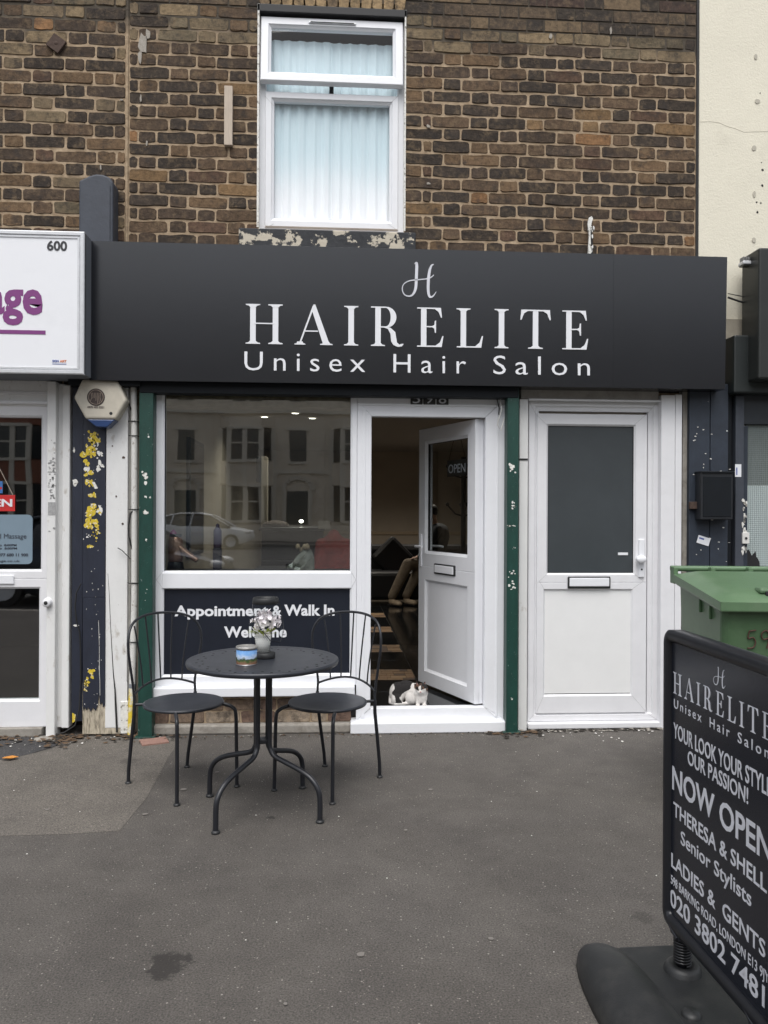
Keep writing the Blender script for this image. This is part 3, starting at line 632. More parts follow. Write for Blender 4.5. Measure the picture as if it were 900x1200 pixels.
# ============================================================ FASCIA SIGNS
YS = -.16
fx0, fx1 = X(105, 360, YS), X(852, 380, YS); fz0 = (at(105, 443, YS).z+at(850, 458.5, YS).z)/2; fz1 = (at(105, 277.5, YS).z+at(855, 305.5, YS).z)/2
fs_ = thing('fascia_sign', 'long black shop fascia reading HAIRELITE Unisex Hair Salon in white letters', 'sign', (0, 0, 0))
# panels with faint vertical joints
xs = [fx0, X(719, 300, YS), fx1]
def leanbox(x0, x1, e0, e1, nm, m=M_signblack):
    mb = MB(); t0, t1 = YS, -.02
    # x0/x1 at bottom, +e at top
    vs = [(x0, t0, fz0), (x1, t0, fz0), (x1+e1, t0, fz1), (x0+e0, t0, fz1), (x0, t1, fz0), (x1, t1, fz0), (x1+e1, t1, fz1), (x0+e0, t1, fz1)]
    mb.add(vs, [(0,1,2,3), (5,4,7,6), (4,0,3,7), (1,5,6,2), (3,2,6,7), (4,5,1,0)]); o_ = mb.build(nm, m, fs_); shade_bevel(o_, .0006, 1); return o_
leanbox(xs[0], xs[1]-.0002, 0, 0, 'panel'); leanbox(xs[1]+.0002, xs[2]-.012, 0, .012, 'panel')
def LZ(py_l, px): return at(px, py_l, YS).z
hz_ = at(489, 407, YS).z; hc = at(489, 359.5, YS).z-at(489, 405.5, YS).z
serif_word('lettering', 'HAIRELITE', X(287, 380, YS), X(691, 387, YS), at(489, 406.5, YS).z, hc, YS-.0008, M_letter, fs_, .006, gap=.245)
fit_text('lettering', 'Unisex', X(286.5, 425, YS), X(428, 428, YS), at(489, 437, YS).z, at(489, 416, YS).z-at(489, 437.5, YS).z, YS-.0008, M_letter, fs_, -.004, 1.45, .005)
fit_text('lettering', 'Hair', X(461, 428, YS), X(546, 430, YS), at(489, 437, YS).z, at(489, 416, YS).z-at(489, 437.5, YS).z, YS-.0008, M_letter, fs_, -.004, 1.5, .005)
fit_text('lettering', 'Salon', X(578, 430, YS), X(691, 434, YS), at(489, 437, YS).z, at(489, 416, YS).z-at(489, 437.5, YS).z, YS-.0008, M_letter, fs_, -.004, 1.45, .005)
lx0, lx1, lz0_, lz1_ = rect(471, 308.5, 511, 348, YS)
logo_H('lettering', lx0, lz0_, lx1-lx0, lz1_-lz0_, YS-.0008, M_letter_grey, fs_, None, .005)
# neighbour's white light-box
YN = -.29
n0, n1, n2, n3 = rect(-420, 268, 100, 439.5, YN); n2 = at(60, 438.5, YN).z; n3 = at(60, 271, YN).z; n1 = X(99, 350, YN)
ns = thing('lightbox_sign', 'white light-box shop sign with purple lettering and the number 600', 'sign', (0, 0, 0))
MB().box(n0, n1, YN+.004, -.03, n2, n3, .004).build('case', M_grey_side, ns)
MB().ring((n0, n1, n2, n3), [(0, YN+.02), (0, YN-.006), (.006, YN-.010), (.022, YN-.010), (.026, YN-.002), (.030, YN-.006), (.040, YN-.006), (.043, YN+.001)]).build('frame', M_alu, ns)
MB().box(n0+.041, n1-.041, YN-.001, YN+.003, n2+.041, n3-.041).build('face_panel', M_signwhite, ns)
yl = YN-.0012
fit_text('lettering', '600', X(55.2, 288, YN), X(78.8, 288, YN), at(67, 294, YN).z, at(67, 282.5, YN).z-at(67, 294, YN).z, yl, M_darktext, ns, .03)
xm = X(50, 350, YN); zb_ = at(30, 368.5, YN).z; xh = at(30, 337.5, YN).z-zb_
fit_text('lettering', 'Massage', xm-.80, xm, zb_, xh*1.36, yl, M_purple, ns, .03)
MB().box(xm-1.15, X(53.5, 389, YN), yl-.002, yl, at(30, 391.6, YN).z, at(30, 387, YN).z).build('underline', M_purple, ns)
fit_text('lettering', 'SIGN', X(61.5, 424, YN), X(69, 424, YN), at(65, 424.6, YN).z, .014, yl, M_blueprint, ns, .03); fit_text('lettering', 'ART', X(70.2, 424, YN), X(78, 424, YN), at(65, 424.6, YN).z, .014, yl, M_orange, ns, .03)
MB().box(X(61.5, 424, YN), X(78, 424, YN), yl-.001, yl, at(65, 427.0, YN).z, at(65, 426.2, YN).z).build('underline', M_blueprint, ns)
# right neighbour's dark sign box, lower cornice, floodlight, cables
YR = -.25
rs = thing('shop_sign_box', 'dark projecting sign box at the right edge, below the floodlight', 'sign box', (0, 0, 0))
r0, r1, r2, r3 = rect(889.5, 292, 1060, 445, YR); MB().box(r0, r1, YR, -.03, r2, r3, .012).build('box', mat('dark_bronze_box', (.018, .020, .019), .45, var=.2, vs=4), rs)
r0, r1, r2, r3 = rect(858.5, 395, 1060, 462, -.10); MB().box(r0, r1, -.12, .03, r2-.0, r3, .01).build('cornice', mat('dark_green_black', (.014, .018, .018), .5, var=.2, vs=5), rs)
fl = thing('floodlight', 'small grey floodlight on an arm against the cream wall', 'lamp', (0, 0, 0))
p = at(875, 309, -.12); MB().box(p.x-.038, p.x+.038, p.y-.03, p.y+.04, p.z-.012, p.z+.012, .006).build('lamp_head', M_alu, fl)
mb = MB()
for k in range(5): mb.box(p.x-.028+k*.014-.003, p.x-.028+k*.014+.003, p.y-.02, p.y+.03, p.z+.012, p.z+.04)
mb.build('heat_sink', mat('grey_casting', (.2, .2, .2), .5), fl); MB().box(p.x-.034, p.x+.030, p.y-.026, p.y+.03, p.z-.018, p.z-.011).build('lens', mat('black_lens', (.02, .02, .02), .2), fl)
MB().tube([(p.x+.02, p.y, p.z-.01), at(884, 308, -.12), at(893, 303.5, -.10), (p.x+.16, YW, p.z+.04)], .009, 8).build('arm', M_alu, fl)
for k, (pa, lab) in enumerate([([(853, 344), (868, 347), (880, 350), (900, 356)], 'upper of the two thin black cables running right of the black fascia'), ([(853, 348.5), (866, 353), (882, 357), (900, 361)], 'lower thicker black cable running right of the black fascia')]):
    o = MB().tube([at(a, b_, -.06) for a, b_ in pa], .003+.0035*k, 6).build('cable', M_rubber); tag(o, lab, 'cable', 'cables crossing the cream wall')

# ============================================================ SALON SHOPFRONT
Fp = [(0, .07), (0, 0), (.003, -.003)]
def upvc_frame(o, wd, y=0.0, depth=.07, step=.014):
    return [(0, y+depth), (0, y+.003), (.003, y), (wd-step-.004, y), (wd-step, y+.004), (wd-.004, y+.012), (wd, y+.018), (wd, y+depth)]
sf = thing('shopfront', 'white plastic salon shopfront with a big window, dark lower panel and open doorway', 'shopfront', (0, 0, 0))
x_l, x_g0, x_g1, x_m, x_d = X(176.5), X(192), X(410.5), X(418), X(435)
zt = Z(452); z_gt = Z(459); z_tr1 = Z(669); z_tr0 = Z(690.4); z_pb = Z(789.5); z_fb = Z(803)
# window unit: jambs, head, transom, bottom rail with chamfered beads
mb = MB()
WFP = ((x_l, X(418.1), z_fb, zt+.05), (x_g0, x_g1, z_pb, zt+.02))
MB().box(x_g0-.010, x_g1+.010, -.001, .06, z_tr0+.006, z_tr1-.012, .004).box(x_g0-.002, x_g1+.002, .014, .058, z_tr0, z_tr1, .006).build('transom', M_upvc, sf)
MB().box(x_g0-.01, x_g1+.02, .030, .038, z_tr1-.01, zt).build('pane', M_glass, sf)
o = MB().ring((x_g0, x_g1+.003, z_tr1, zt+.02), [(0, .024), (.004, .023), (.004, .03)]).build('gasket', M_gasket, sf)
pn = MB().box(x_g0-.002, x_g1+.006, .024, .034, z_pb-.004, z_tr0+.004).build('lower_panel', M_vinyl_blue, sf)
yp = .0238
def px_text(body, xa, xb, ytop, ybase, Y, m_, par, bold=.05, spacing=1, name='lettering', depth=.001):
    xm_ = (xa+xb)/2; zb = at(xm_, ybase, Y).z; return fit_text(name, body, at(xa, ybase, Y).x, at(xb, ybase, Y).x, zb, at(xm_, ytop, Y).z-zb, Y, m_, par, bold, spacing, depth)
px_text('Appointment', 204.5, 314.5, 709.5, 722, yp, M_letter, pn, .032)
px_text('&', 319, 330, 709.5, 722, yp, M_letter, pn, .032)
px_text('Walk In', 333, 392, 708.5, 721.5, yp, M_letter, pn, .032)
px_text('Welcome', 262.5, 336, 734, 747, yp, M_letter, pn, .032)
px_text('020 3802 7481', 243, 357, 762.5, 775.5, yp, M_letter, pn, .032)
# sill under window and its brick plinth
MB().box(x_l+.004, X(417)-.003, -.055, .07, Z(813.5), z_fb+.003, .006).build('sill', M_upvc, sf)
# door frame
zdt = Z(462); z_th1 = Z(829.5, 500); z_th0 = Z(843.5, 500); x_r = X(591.5); x_o1 = X(568.5); x_o0 = x_d; z_ot = Z(488.5, 500)
mb = MB()
def post(x0, x1, z0, z1, a='x'): pass
dw0 = x_o0-X(418); dw1 = x_r-x_o1
mb.prism([(X(418.3), z_th0), (x_o0, z_th1), (x_o0, z_ot), (X(418.3), z_ot+dw0)], .0, .07)
mb.prism([(x_r, z_th0), (x_o1, z_th1), (x_o1, z_ot), (x_r, z_ot+dw1)], .0005, .07)
mb.prism([(X(418.3), z_ot+dw0), (x_o0, z_ot), (x_o1, z_ot), (x_r, z_ot+dw1), (x_r, zdt+.02), (X(418.3), zdt+.02)], .001, .07)
mb.prism([(X(418.3), z_th0), (x_o0, z_th1), (x_o1, z_th1), (x_r, z_th0)], .0015, .07)
df = mb.build('door_frame', M_upvc, sf); shade_bevel(df, .004, 2)
mb = MB()
mb.box(X(424), X(428), -.004, .001, z_th0+.02, z_ot+.05, .0015).box(X(581.5), X(584), -.005, .001, z_th0+.02, z_ot+.09, .002).box(X(418.5), x_r-.002, -.008, .002, Z(476, 500), Z(473.5, 500), .002)
mb.build('cover_bead', M_upvc, sf)
MB().box(X(411.6), x_r+.004, -.065, .075, Z(856, 500), z_th0-.001, .006).build('threshold', M_upvc, sf)
MB().box(X(412.5), x_r, -.045, .07, z_th0-.004, z_th0+.004, .002).build('threshold_lip', M_upvc, sf)
mitre_lines([(418.8, 843, 434.6, 830), (568.8, 829.8, 583, 842.5), (191.5, 669, 183, 679.5), (183, 679.5, 191.5, 690), (411, 669, 417, 679.5), (417, 679.5, 411, 690), (568.6, 488.5, 582, 477)], -.0012, sf)
# door number tiles
for k, (d_, a, b_) in enumerate([('5', 481, 495), ('9', 496, 510), ('8', 511.5, 525.5)]):
    t0, t1 = X(a, 468, -.0), X(b_, 468, -.0)
    t = MB().box(t0, t1, -.009, .0005, Z(474.5, 500), Z(455, 500), .003).build('number_tile', mat('black_number_tile', (.02, .02, .02), .35), sf)
    fit_text('digit', d_, t0+.014, t1-.016, Z(472.8, 500), .060, -.0092, M_letter_grey, t, -.0, 1)
# open door leaf, hinged on the right, swung inwards
hx, hy = X(566.5, 660, .055), .055
fx_, fy_ = None, None
DL = .80; ang = rad(115.5)
# leaf points from hinge towards the room
tgt = at(499.5, 650, .78); DL = math.hypot(tgt.x-hx, tgt.y-hy); ang = math.atan2(tgt.y-hy, tgt.x-hx)
dr = thing('door', None, None, (hx, hy, 0), 0); dr.parent = sf; dr['label'] = 'white half-glazed salon door standing open inwards'
dr.rotation_euler = (0, 0, ang)      # local +x runs along the leaf away from the hinge
zb0, zb1 = z_th1+.012, z_ot-.006; T = .065
# leaf outer face = local -y?  the street-facing side is local +y after rotation
def leafbox(mb, x0, x1, z0, z1, y0=0, y1=T, b=.003): mb.box(x0, x1, y0, y1, z0, z1, b)
fw_ = .115; zr0, zr1 = Z(700, 520, .4), Z(672, 520, .4)
mid0 = zb0+(zb1-zb0)*.415; mid1 = mid0+.125
def ring_leaf(mb, o, wd):
    for (ya, yb, s_) in ((T, T-.03, -1), (0, .03, 1)):
        mb.ring(o, [(0, yb), (0, ya+s_*.003), (.003, ya), (wd-.02, ya), (wd-.014, ya+s_*.006), (wd, ya+s_*.016), (wd, yb)])
mb = MB(); ring_leaf(mb, (0, DL, zb0, mid1-.04), fw_); ring_leaf(mb, (0, DL, mid1-.0401, zb1), fw_)
mb.box(0.002, DL-.002, .0285, T-.0285, zb0+.002, zb0+.08).box(.002, .08, .0285, T-.0285, zb0, zb1-.002).box(DL-.08, DL-.002, .0285, T-.0285, zb0, zb1-.002).box(.08, DL-.08, .0285, T-.0285, zb1-.08, zb1-.002).box(.08, DL-.08, .0285, T-.0285, mid1-.09, mid1+.04)
lf = mb.build('leaf_frame', M_upvc, dr)
MB().box(fw_-.01, DL-fw_+.01, .015, T-.015, zb0+fw_-.01, mid1-.04-fw_+.01).build('solid_panel', M_upvc, dr)
MB().box(fw_-.01, DL-fw_+.01, .028, .036, mid1-.04+fw_-.01, zb1-fw_+.01).build('pane', glassmat('door_glass', 1.8, (.86, .88, .88)), dr)
gz_ = [mid1-.04+fw_, zb1-fw_]
for ys in ((T-.017, T-.0155),): MB().ring((fw_-.001, DL-fw_+.001, gz_[0]-.001, gz_[1]+.001), [(0, ys[1]), (.004, ys[0]), (.004, .036)]).build('gasket', M_gasket, dr)
lbz = mid1-.045
lb = MB().box(DL*.5-.145, DL*.5+.145, T-.012, T+.010, lbz-.037, lbz+.037, .006).build('letterbox', M_blackplastic, dr)
MB().box(DL*.5-.13, DL*.5+.13, T+.006, T+.014, lbz-.027, lbz+.027, .004).build('flap', M_upvc, lb)
hzz = mid1+.075
hd = MB().box(DL-.055, DL-.025, T-.002, T+.010, hzz-.12, hzz+.12, .004).tube([(DL-.04, T+.01, hzz+.03), (DL-.04, T+.05, hzz+.03), (DL-.05, T+.055, hzz+.03), (DL-.15, T+.055, hzz+.03)], .009, 8).build('handle', M_upvc, dr)
hd2 = MB().box(DL-.055, DL-.025, -.010, .002, hzz-.12, hzz+.12, .004).tube([(DL-.04, -.01, hzz+.03), (DL-.04, -.05, hzz+.03), (DL-.05, -.055, hzz+.03), (DL-.15, -.055, hzz+.03)], .009, 8).build('handle', M_upvc, dr)
# steel keep and hinge line beside the leaf
MB().box(X(569, 650, .03), X(571, 650, .03), .02, .034, z_th1+.02, z_ot-.02).build('hinge_gasket', M_gasket, sf)
# OPEN sign hanging inside the door glass
osn = thing('open_sign', 'small black OPEN sign on a cord behind the salon door glass', 'sign', (hx, hy, 0)); osn.rotation_euler = (0, 0, ang)
oz = Z(549, 534, .35); oxa = DL*.22; oxb = DL*.56
def yflip(mb_, mm): return mb_
Mr = Matrix.Translation((0, 0, 0))
bdm = MB().box(oxa, oxb, .020, .024, oz-.055, oz+.06, .001).build('card', M_gasket, osn)
# facing local +y (street side): mirrored letters laid from the free edge to the hinge
Mopen = Matrix(((-1, 0, 0, oxa+oxb), (0, -1, 0, .0485), (0, 0, 1, 0), (0, 0, 0, 1)))
fit_text('lettering', 'OPEN', oxa+.02, oxb-.02, oz-.03, .06, .0242, M_letter_grey, osn, .0, 1, .001, Mopen)
MB().tube([(oxa+.02, .022, oz+.06), ((oxa+oxb)/2, .022, oz+.30), (oxb-.02, .022, oz+.06)], .0018, 5).build('cord', M_gasket, osn)

# roller-shutter header and green guide rails
hd = thing('shutter_housing', 'black roller-shutter housing tucked under the long fascia', 'shutter', (0, 0, 0))
MB().box(X(163, 600, -.09), X(607, 600, -.09), -.10, -.001, Z(463.3, 390, -.10), fz0+.05, .004).build('housing', M_green_dark, hd)
for (a, b_, yt, yb, lab) in [(163.5, 180, 455, 866.5, 'green shutter guide rail left of the salon window, chipped white paint'), (593, 606.5, 455, 859.5, 'green shutter guide rail between the open door and the white door')]:
    xa = (X(a, 650, -.07)); xb = X(b_, 650, -.07)
    t = thing('shutter_rail', lab, 'shutter rail', ((xa+xb)/2, -.05, 0), 0, 'green shutter guide rails')
    h = (xb-xa)/2; top = fz0+.03
    o = MB().box(-h, h, -.045, .045, .0, top, .004).build('rail', M_green, t)
    mb = MB(); rc = random.Random(int(a))
    for (cx_c, cy_c, n_c, rx_c, ry_c, s_c) in ([(170, 557, 12, 3.5, 4, 1.5), (171, 582, 7, 4, 1.6, 1.1), (170, 601, 10, 3.5, 2, 1.3), (171, 633, 3, 3, 1, .8), (174, 511, 4, 1, 2, .8), (172, 700, 3, 3, 9, .6)] if a < 300 else [(600, 547, 12, 3, 4, 1.5), (601, 590, 9, 3.5, 4, 1.0), (600, 616, 8, 5, .5, .8), (600, 672, 9, 4, 3, 1.0), (600, 686, 9, 4, 4, 1.2), (600, 819, 2, 1, 1, .9), (602, 640, 4, 3, 12, .5)]):
        for k in range(n_c):
            pxx = rc.gauss(cx_c, rx_c*.6); 
            if not (a+1.2 < pxx < b_-1.2): continue
            q = at(pxx, rc.gauss(cy_c, ry_c*.7), -.097); r2 = s_c*rc.uniform(.4, 1.3)*(5/925); mb.prism(blob(q.x-t.location.x, q.z, r2, r2*rc.uniform(.5, 1.3), 8, rc, .4), -.0462-.0001*k, -.0445)
    stuff(mb.build('paint_chip', M_peelwhite, t))
    MB().box(-h*.92, -h*.78, -.047, -.040, .02, top-.02).build('lip', M_green, t)
    for k in range(5):
        zz = .35+k*.42; MB().lathe([(0, -.004), (.007, -.003), (.007, 0)], n=8).build('screw', M_steel, t, (h*.5, -.046, zz)).rotation_euler = (rad(90), 0, 0)
    MB().box(-h-.02, h+.02, -.05, .05, .0, .012, .003).build('foot_plate', M_green, t)
# hanging cables by the second rail
o = MB().tube([at(586, 466, -.03), at(588, 480, -.05), at(584, 492, -.05), at(583, 498, -.05), at(587, 505, -.05), at(591, 490, -.06)], .0035, 6).build('cable', M_pipe); tag(o, 'pale looped cable hanging beside the second green rail', 'cable')
o = MB().tube([at(581.5, 465, -.02), at(583, 470, -.03), at(585, 478, -.02), at(584.5, 486, -.02)], .0035, 6).build('cable', M_rubber); tag(o, 'short black cable end hanging above the open salon door', 'cable')

# brick plinth under the window
pb = thing('brick_plinth', 'low plinth of reddish brown bricks under the salon window', 'wall', (0, 0, 0))
xp0, xp1 = X(180, 840, .02), X(411, 840, .02)
MB().box(xp0, xp1, .028, .2, 0, Z(812), .0).build('mortar', M_mortar, pb)
PPAL = [(.15, .105, .085), (.19, .145, .115), (.11, .085, .075), (.30, .25, .20), (.13, .09, .075), (.17, .12, .10)]
rng = random.Random(5)
zc = [(.0, .055), (.062, .134), (.141, .213), (.22, .262)]
for r_, (a, b_) in enumerate(zc[1:3]+[zc[3]]):
    x = xp0 - (.11 if r_ % 2 else 0)
    while x < xp1:
        Lb = rng.choice([.225, .225, .105, .225]) if r_ != 1 else rng.choice([.225, .11, .11]); xa = max(x, xp0); xb_ = min(x+Lb-.011, xp1)
        if xb_-xa > .03:
            me = brick_mesh(.214 if Lb > .15 else .10, round(b_-a, 4), rng.randrange(9)); base = .214 if Lb > .15 else .10
            o = link('brick', me, pb, ((xa+xb_)/2, .022, (a+b_)/2), (0, rng.uniform(-.01, .01), 0), ((xb_-xa)/base, 1, 1)); c = rng.choice(PPAL); o.color = (*c, 1)
        x += Lb
MB().box(xp0-.06, xp1, -.035, .03, 0, .062, .012).build('footing', M_concrete, pb)

# ============================================================ WHITE DOOR (to the upstairs flat)
ud = thing('front_door', 'closed white half-glazed door with frosted pane and letterbox, right of the green rail', 'door', (0, 0, 0))
YD = .02
u0, u1 = X(619, 650, YD), X(771.5, 650, YD); uz0 = Z(844.5, 695, YD); uz1 = Z(469.5, 695, YD)
MB().box(X(618, 650, YD)-.002, X(773.5, 650, YD), -.03, YD+.06, Z(853.5, 695, -.02), uz0-.002, .006).build('threshold', M_upvc_old, ud)
i0 = X(628, 650, YD)-u0
MB().ring((u0, u1, uz0, uz1), [(0, YD+.06), (0, YD), (.003, YD-.003), (i0*.75, YD-.003), (i0*.8, YD+.004), (i0, YD+.012), (i0, YD+.06)]).build('outer_frame', M_upvc_old, ud)
YL = YD+.008
l0, l1, lz0, lz1 = u0+i0+.002, u1-.062, uz0+.036, uz1-.075
l0 = X(628.5, 650, YL); l1 = X(757, 650, YL); lz0 = Z(835, 695, YL); lz1 = Z(485.5, 695, YL)
gl0, gl1, gz0, gz1 = X(641.5, 650, YL), X(742, 650, YL), Z(671.5, 695, YL), Z(499.5, 695, YL)
pl0, pl1, pz0, pz1 = X(638.5, 650, YL), X(739, 650, YL), Z(813, 695, YL), Z(692, 695, YL)
MB().ring((u0+i0*.8, u1-i0*.8, uz0+.01, uz1-i0*.8), [(0, YL+.03), (0, YL+.002), (.03, YL+.002), (.03, YL+.03)]).build('rebate', M_upvc_old, ud)
mb = MB()
def mitre(mb, o, i, y, yb):   # o outer rect, i inner rect (x0,x1,z0,z1) with bevelled bead
    P = [[(r[0], yy, r[2]), (r[1], yy, r[2]), (r[1], yy, r[3]), (r[0], yy, r[3])] for r, yy in ((o, yb), (o, y+.003), ((o[0]+.003, o[1]-.003, o[2]+.003, o[3]-.003), y), ((i[0]-.012, i[1]+.012, i[2]-.012, i[3]+.012), y), (i, y+.012), (i, yb))]
    vs = [v for r in P for v in r]; fs = []
    for a in range(len(P)-1):
        for k in range(4): fs.append((a*4+k, a*4+(k+1) % 4, (a+1)*4+(k+1) % 4, (a+1)*4+k))
    mb.add(vs, fs)
zmid = (gz0+pz1)/2-.004
mitre(mb, (l0, l1, zmid, lz1), (gl0, gl1, gz0, gz1), YL-.012, YL+.03); mitre(mb, (l0, l1, lz0, zmid-.0003), (pl0, pl1, pz0, pz1), YL-.0122, YL+.03)
mb.build('leaf_frame', M_upvc_old, ud)
wfm = MB(); mitre(wfm, *WFP, 0.0, .068); wfm.build('window_frame', M_upvc, sf)
MB().box(gl0-.005, gl1+.005, YL+.006, YL+.014, gz0-.005, gz1+.005).build('frosted_pane', M_frost, ud)
MB().ring((gl0-.0005, gl1+.0005, gz0-.0005, gz1+.0005), [(0, YL+.0005), (.0035, YL), (.0035, YL+.008)]).build('gasket', M_gasket, ud)
MB().box(pl0-.004, pl1+.004, YL+.0, YL+.012, pz0-.004, pz1+.004).build('lower_panel', M_whitewood if False else mat('white_flush_panel', (.79, .79, .785), .35, var=.03, vs=3, dirt=[((.45, .4, .34), .66, .76, 14, .6)]), ud)
MB().box(pl0, pl1, YL-.001, YL+.001, pz0-.001, pz0+.004).build('sealant_gap', M_gasket, ud)
a, b_, c, d = rect(665, 675.5, 715, 689.5, YL-.012); lbx = MB().box(a, b_, YL-.024, YL-.01, c, d, .006).build('letterbox', M_blackplastic, ud)
MB().box(a+.010, b_-.010, YL-.028, YL-.02, c+.014, d-.009, .004).build('flap', M_upvc, lbx)
a, b_, c, d = rect(748, 632, 754.5, 676.5, YL-.012); hp = MB().box(a, b_, YL-.024, YL-.01, c, d, .005).build('handle_plate', M_upvc, ud)
kz = Z(655, 750, YL); MB().lathe([(.0, -.05), (.018, -.05), (.026, -.042), (.028, -.03), (.018, -.018), (.013, 0)], n=16, smooth=True, sx=1.3).build('knob', M_upvc, hp, ((a+b_)/2-.012, YL-.014, kz)).rotation_euler = (rad(-90), 0, 0)
MB().lathe([(0, -.003), (.006, -.003), (.006, 0)], n=10).build('keyhole', M_gasket, hp, ((a+b_)/2, YL-.024, Z(667, 750, YL))).rotation_euler = (rad(-90), 0, 0)
for (a, b_, L_) in [(669, 571, 6.5), (674, 548, .8), (712, 655, .8), (697, 569, 2)]:
    pass
sm = MB().box(X(724.5, 648, YL), X(736, 648, YL), YL+.002, YL+.0055, Z(650.5, 730, YL), Z(647.5, 730, YL)).build('inner_latch', M_upvc, ud)
mitre_lines([(642, 499, 628.5, 486), (742, 499, 757, 486), (638, 813, 629, 834), (739, 813, 757, 834), (642, 671.5, 632, 681), (632, 681, 638.5, 691.5), (742, 671.5, 754, 681), (754, 681, 739, 691.5)], YL-.0125, ud)
mitre_lines([(628, 835, 619.5, 844), (757, 835, 771, 844), (628, 485.5, 620, 470.5), (758, 485.5, 771, 470.5)], YD-.0035, ud)
# timber boards round it
bd = thing('door_surround', 'white painted timber boards and lintel around the closed door', 'door surround', (0, 0, 0))
MB().box(X(607.3, 650, 0), X(617.4, 650, 0), -.02, .07, Z(859, 612, -.02), Z(468, 612, 0), .004).build('board', M_whitewood, bd)
MB().box(X(606.6, 650, -.0), X(617, 650, 0), -.024, -.0195, Z(539.5, 612, 0), Z(537.5, 612, 0)).build('board_joint', M_gasket, bd)
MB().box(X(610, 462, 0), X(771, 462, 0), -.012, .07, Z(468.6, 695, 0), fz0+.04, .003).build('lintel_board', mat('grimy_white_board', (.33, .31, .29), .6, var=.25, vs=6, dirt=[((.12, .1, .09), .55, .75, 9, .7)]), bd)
MB().box(X(618.5, 462, 0), X(772, 462, 0), -.03, .0, Z(470, 695, -.03), Z(468, 695, -.03), .002).build('drip_strip', M_upvc_old, bd)
MB().box(X(774, 650, -.03), X(790.3, 650, -.03), -.035, .07, 0, Z(463, 780, -.03), .004).build('board', M_upvc_old, bd)
MB().box(X(790.8, 650, -.03), X(798.5, 650, -.03), -.032, .07, 0, Z(462, 780, -.03), .004).build('board', M_upvc_old, bd)
# old concrete strip
o = MB().box(X(799, 650, 0), X(807.5, 650, 0), -.006, .1, 0, Z(455, 780, 0), .006).build('cement_strip', M_concrete); tag(o, 'narrow grey cement strip between the white boards and the navy pilaster', 'pilaster edge')

# ============================================================ RIGHT NEIGHBOUR
rp_ = thing('pilaster', 'dark slate-blue boarded pilaster right of the white door, behind the green bin', 'pilaster', (0, 0, 0))
Yp = -.04
MB().box(X(807.5, 600, Yp), X(831.6, 600, Yp), Yp, .1, 0, Z(450, 830, Yp), .004).build('board', M_navy2, rp_)
MB().box(X(832.2, 600, Yp), X(853, 600, Yp), Yp-.001, .1, 0, Z(450, 840, Yp), .004).build('board', M_navy2, rp_)
MB().box(X(853.2, 600, Yp), X(859.5, 600, Yp), Yp+.03, .1, 0, Z(450, 840, Yp)).build('recess', M_green_dark, rp_)
mb = MB()
for k in range(34):
    q = at(random.uniform(810, 857), random.uniform(500, 660), Yp-.004); mb.prism(blob(q.x, q.z, .004*random.uniform(.6, 2.2), .003*random.uniform(.5, 1.8), 7), Yp-.003, Yp)
stuff(mb.build('paint_chip', M_peelwhite, rp_))
mbx = thing('meter_box', 'black meter box on the slate-blue pilaster', 'meter box', (0, 0, 0))
a, b_, c, d = rect(821, 553, 858, 609, Yp-.08); MB().box(a, b_, Yp-.09, Yp, c, d, .006).build('box', mat('black_box_paint', (.013, .015, .019), .45, var=.3, vs=9, dirt=[((.4, .4, .4), .735, .75, 30, .8)]), mbx)
MB().box(a-.004, b_+.004, Yp-.10, Yp, d-.008, d+.004, .003).build('lid', M_green_dark, mbx); MB().box(a+.012, b_-.012, Yp-.094, Yp-.088, c+.02, d-.03, .002).build('door', M_green_dark, mbx)
a, b_, c, d = rect(808.5, 588, 821, 596.5, Yp-.02); MB().box(a, b_+.01, Yp-.03, Yp, c, d, .003).build('strap', M_rust, mbx)
q = at(824.5, 633.5, Yp-.004); tl = MB().box(-.042, .042, -.002, .001, -.026, .026).build('sticker', M_letter, None, (q.x, Yp-.003, q.z)); tl.rotation_euler = (0, rad(17), 0); tag(tl, 'tilted white sticker on the slate-blue pilaster above the bin', 'sticker')
MB().box(-.034, .0, -.0028, -.0018, .004, .014).build('print', M_blueprint, tl)
nf = thing('shop_window', 'dark-framed neighbour window of wired glass at the right edge', 'window', (0, 0, 0))
Yn = -.01
MB().box(X(860, 600, Yn), X(870, 600, Yn), Yn-.02, .1, 0, Z(464, 865, Yn), .005).build('post', M_slate, nf)
MB().box(X(870.3, 600, Yn), 4.6, Yn+.01, .1, Z(497, 880, Yn), Z(455, 880, Yn), .004).build('head_rail', mat('dark_frame_paint', (.022, .027, .034), .5, var=.2, vs=6), nf)
MB().box(X(870.3, 600, Yn), X(877, 600, Yn), Yn+.008, .1, 0, Z(499, 880, Yn), .004).build('jamb', M_navy2, nf)
gx = X(877, 600, .03); M_wire = mat('wired_glass_clear', (.20, .23, .22), .3, var=.1, vs=10); M_wire2 = mat('pale_window_film', (.58, .66, .65), .35, var=.05, vs=6)
zsp = Z(569, 888, .03); MB().box(gx-.02, 4.2, .03, .05, zsp, Z(498, 888, .03)).build('wired_pane', M_wire, nf); MB().box(gx-.02, 4.2, .029, .05, Z(679, 888, .03), zsp).build('filmed_pane', M_wire2, nf)
mb = MB(); step = .0135; x = gx; zlo, zhi = Z(679, 888, .03), Z(498, 888, .03)
while x < 3.3: mb.box(x, x+.0013, .026, .0285, zlo, zhi); x += step
z = zlo
while z < zhi: mb.box(gx, 3.3, .0255, .0285, z, z+.0013); z += step
stuff(mb.build('wire_mesh', mat('wire_grey', (.30, .34, .34), .5), nf))
MB().box(X(870, 700, Yn), 4.6, Yn-.01, .1, 0, Z(679, 888, Yn), .004).build('stall_riser', M_navy2, nf)
mb = MB()
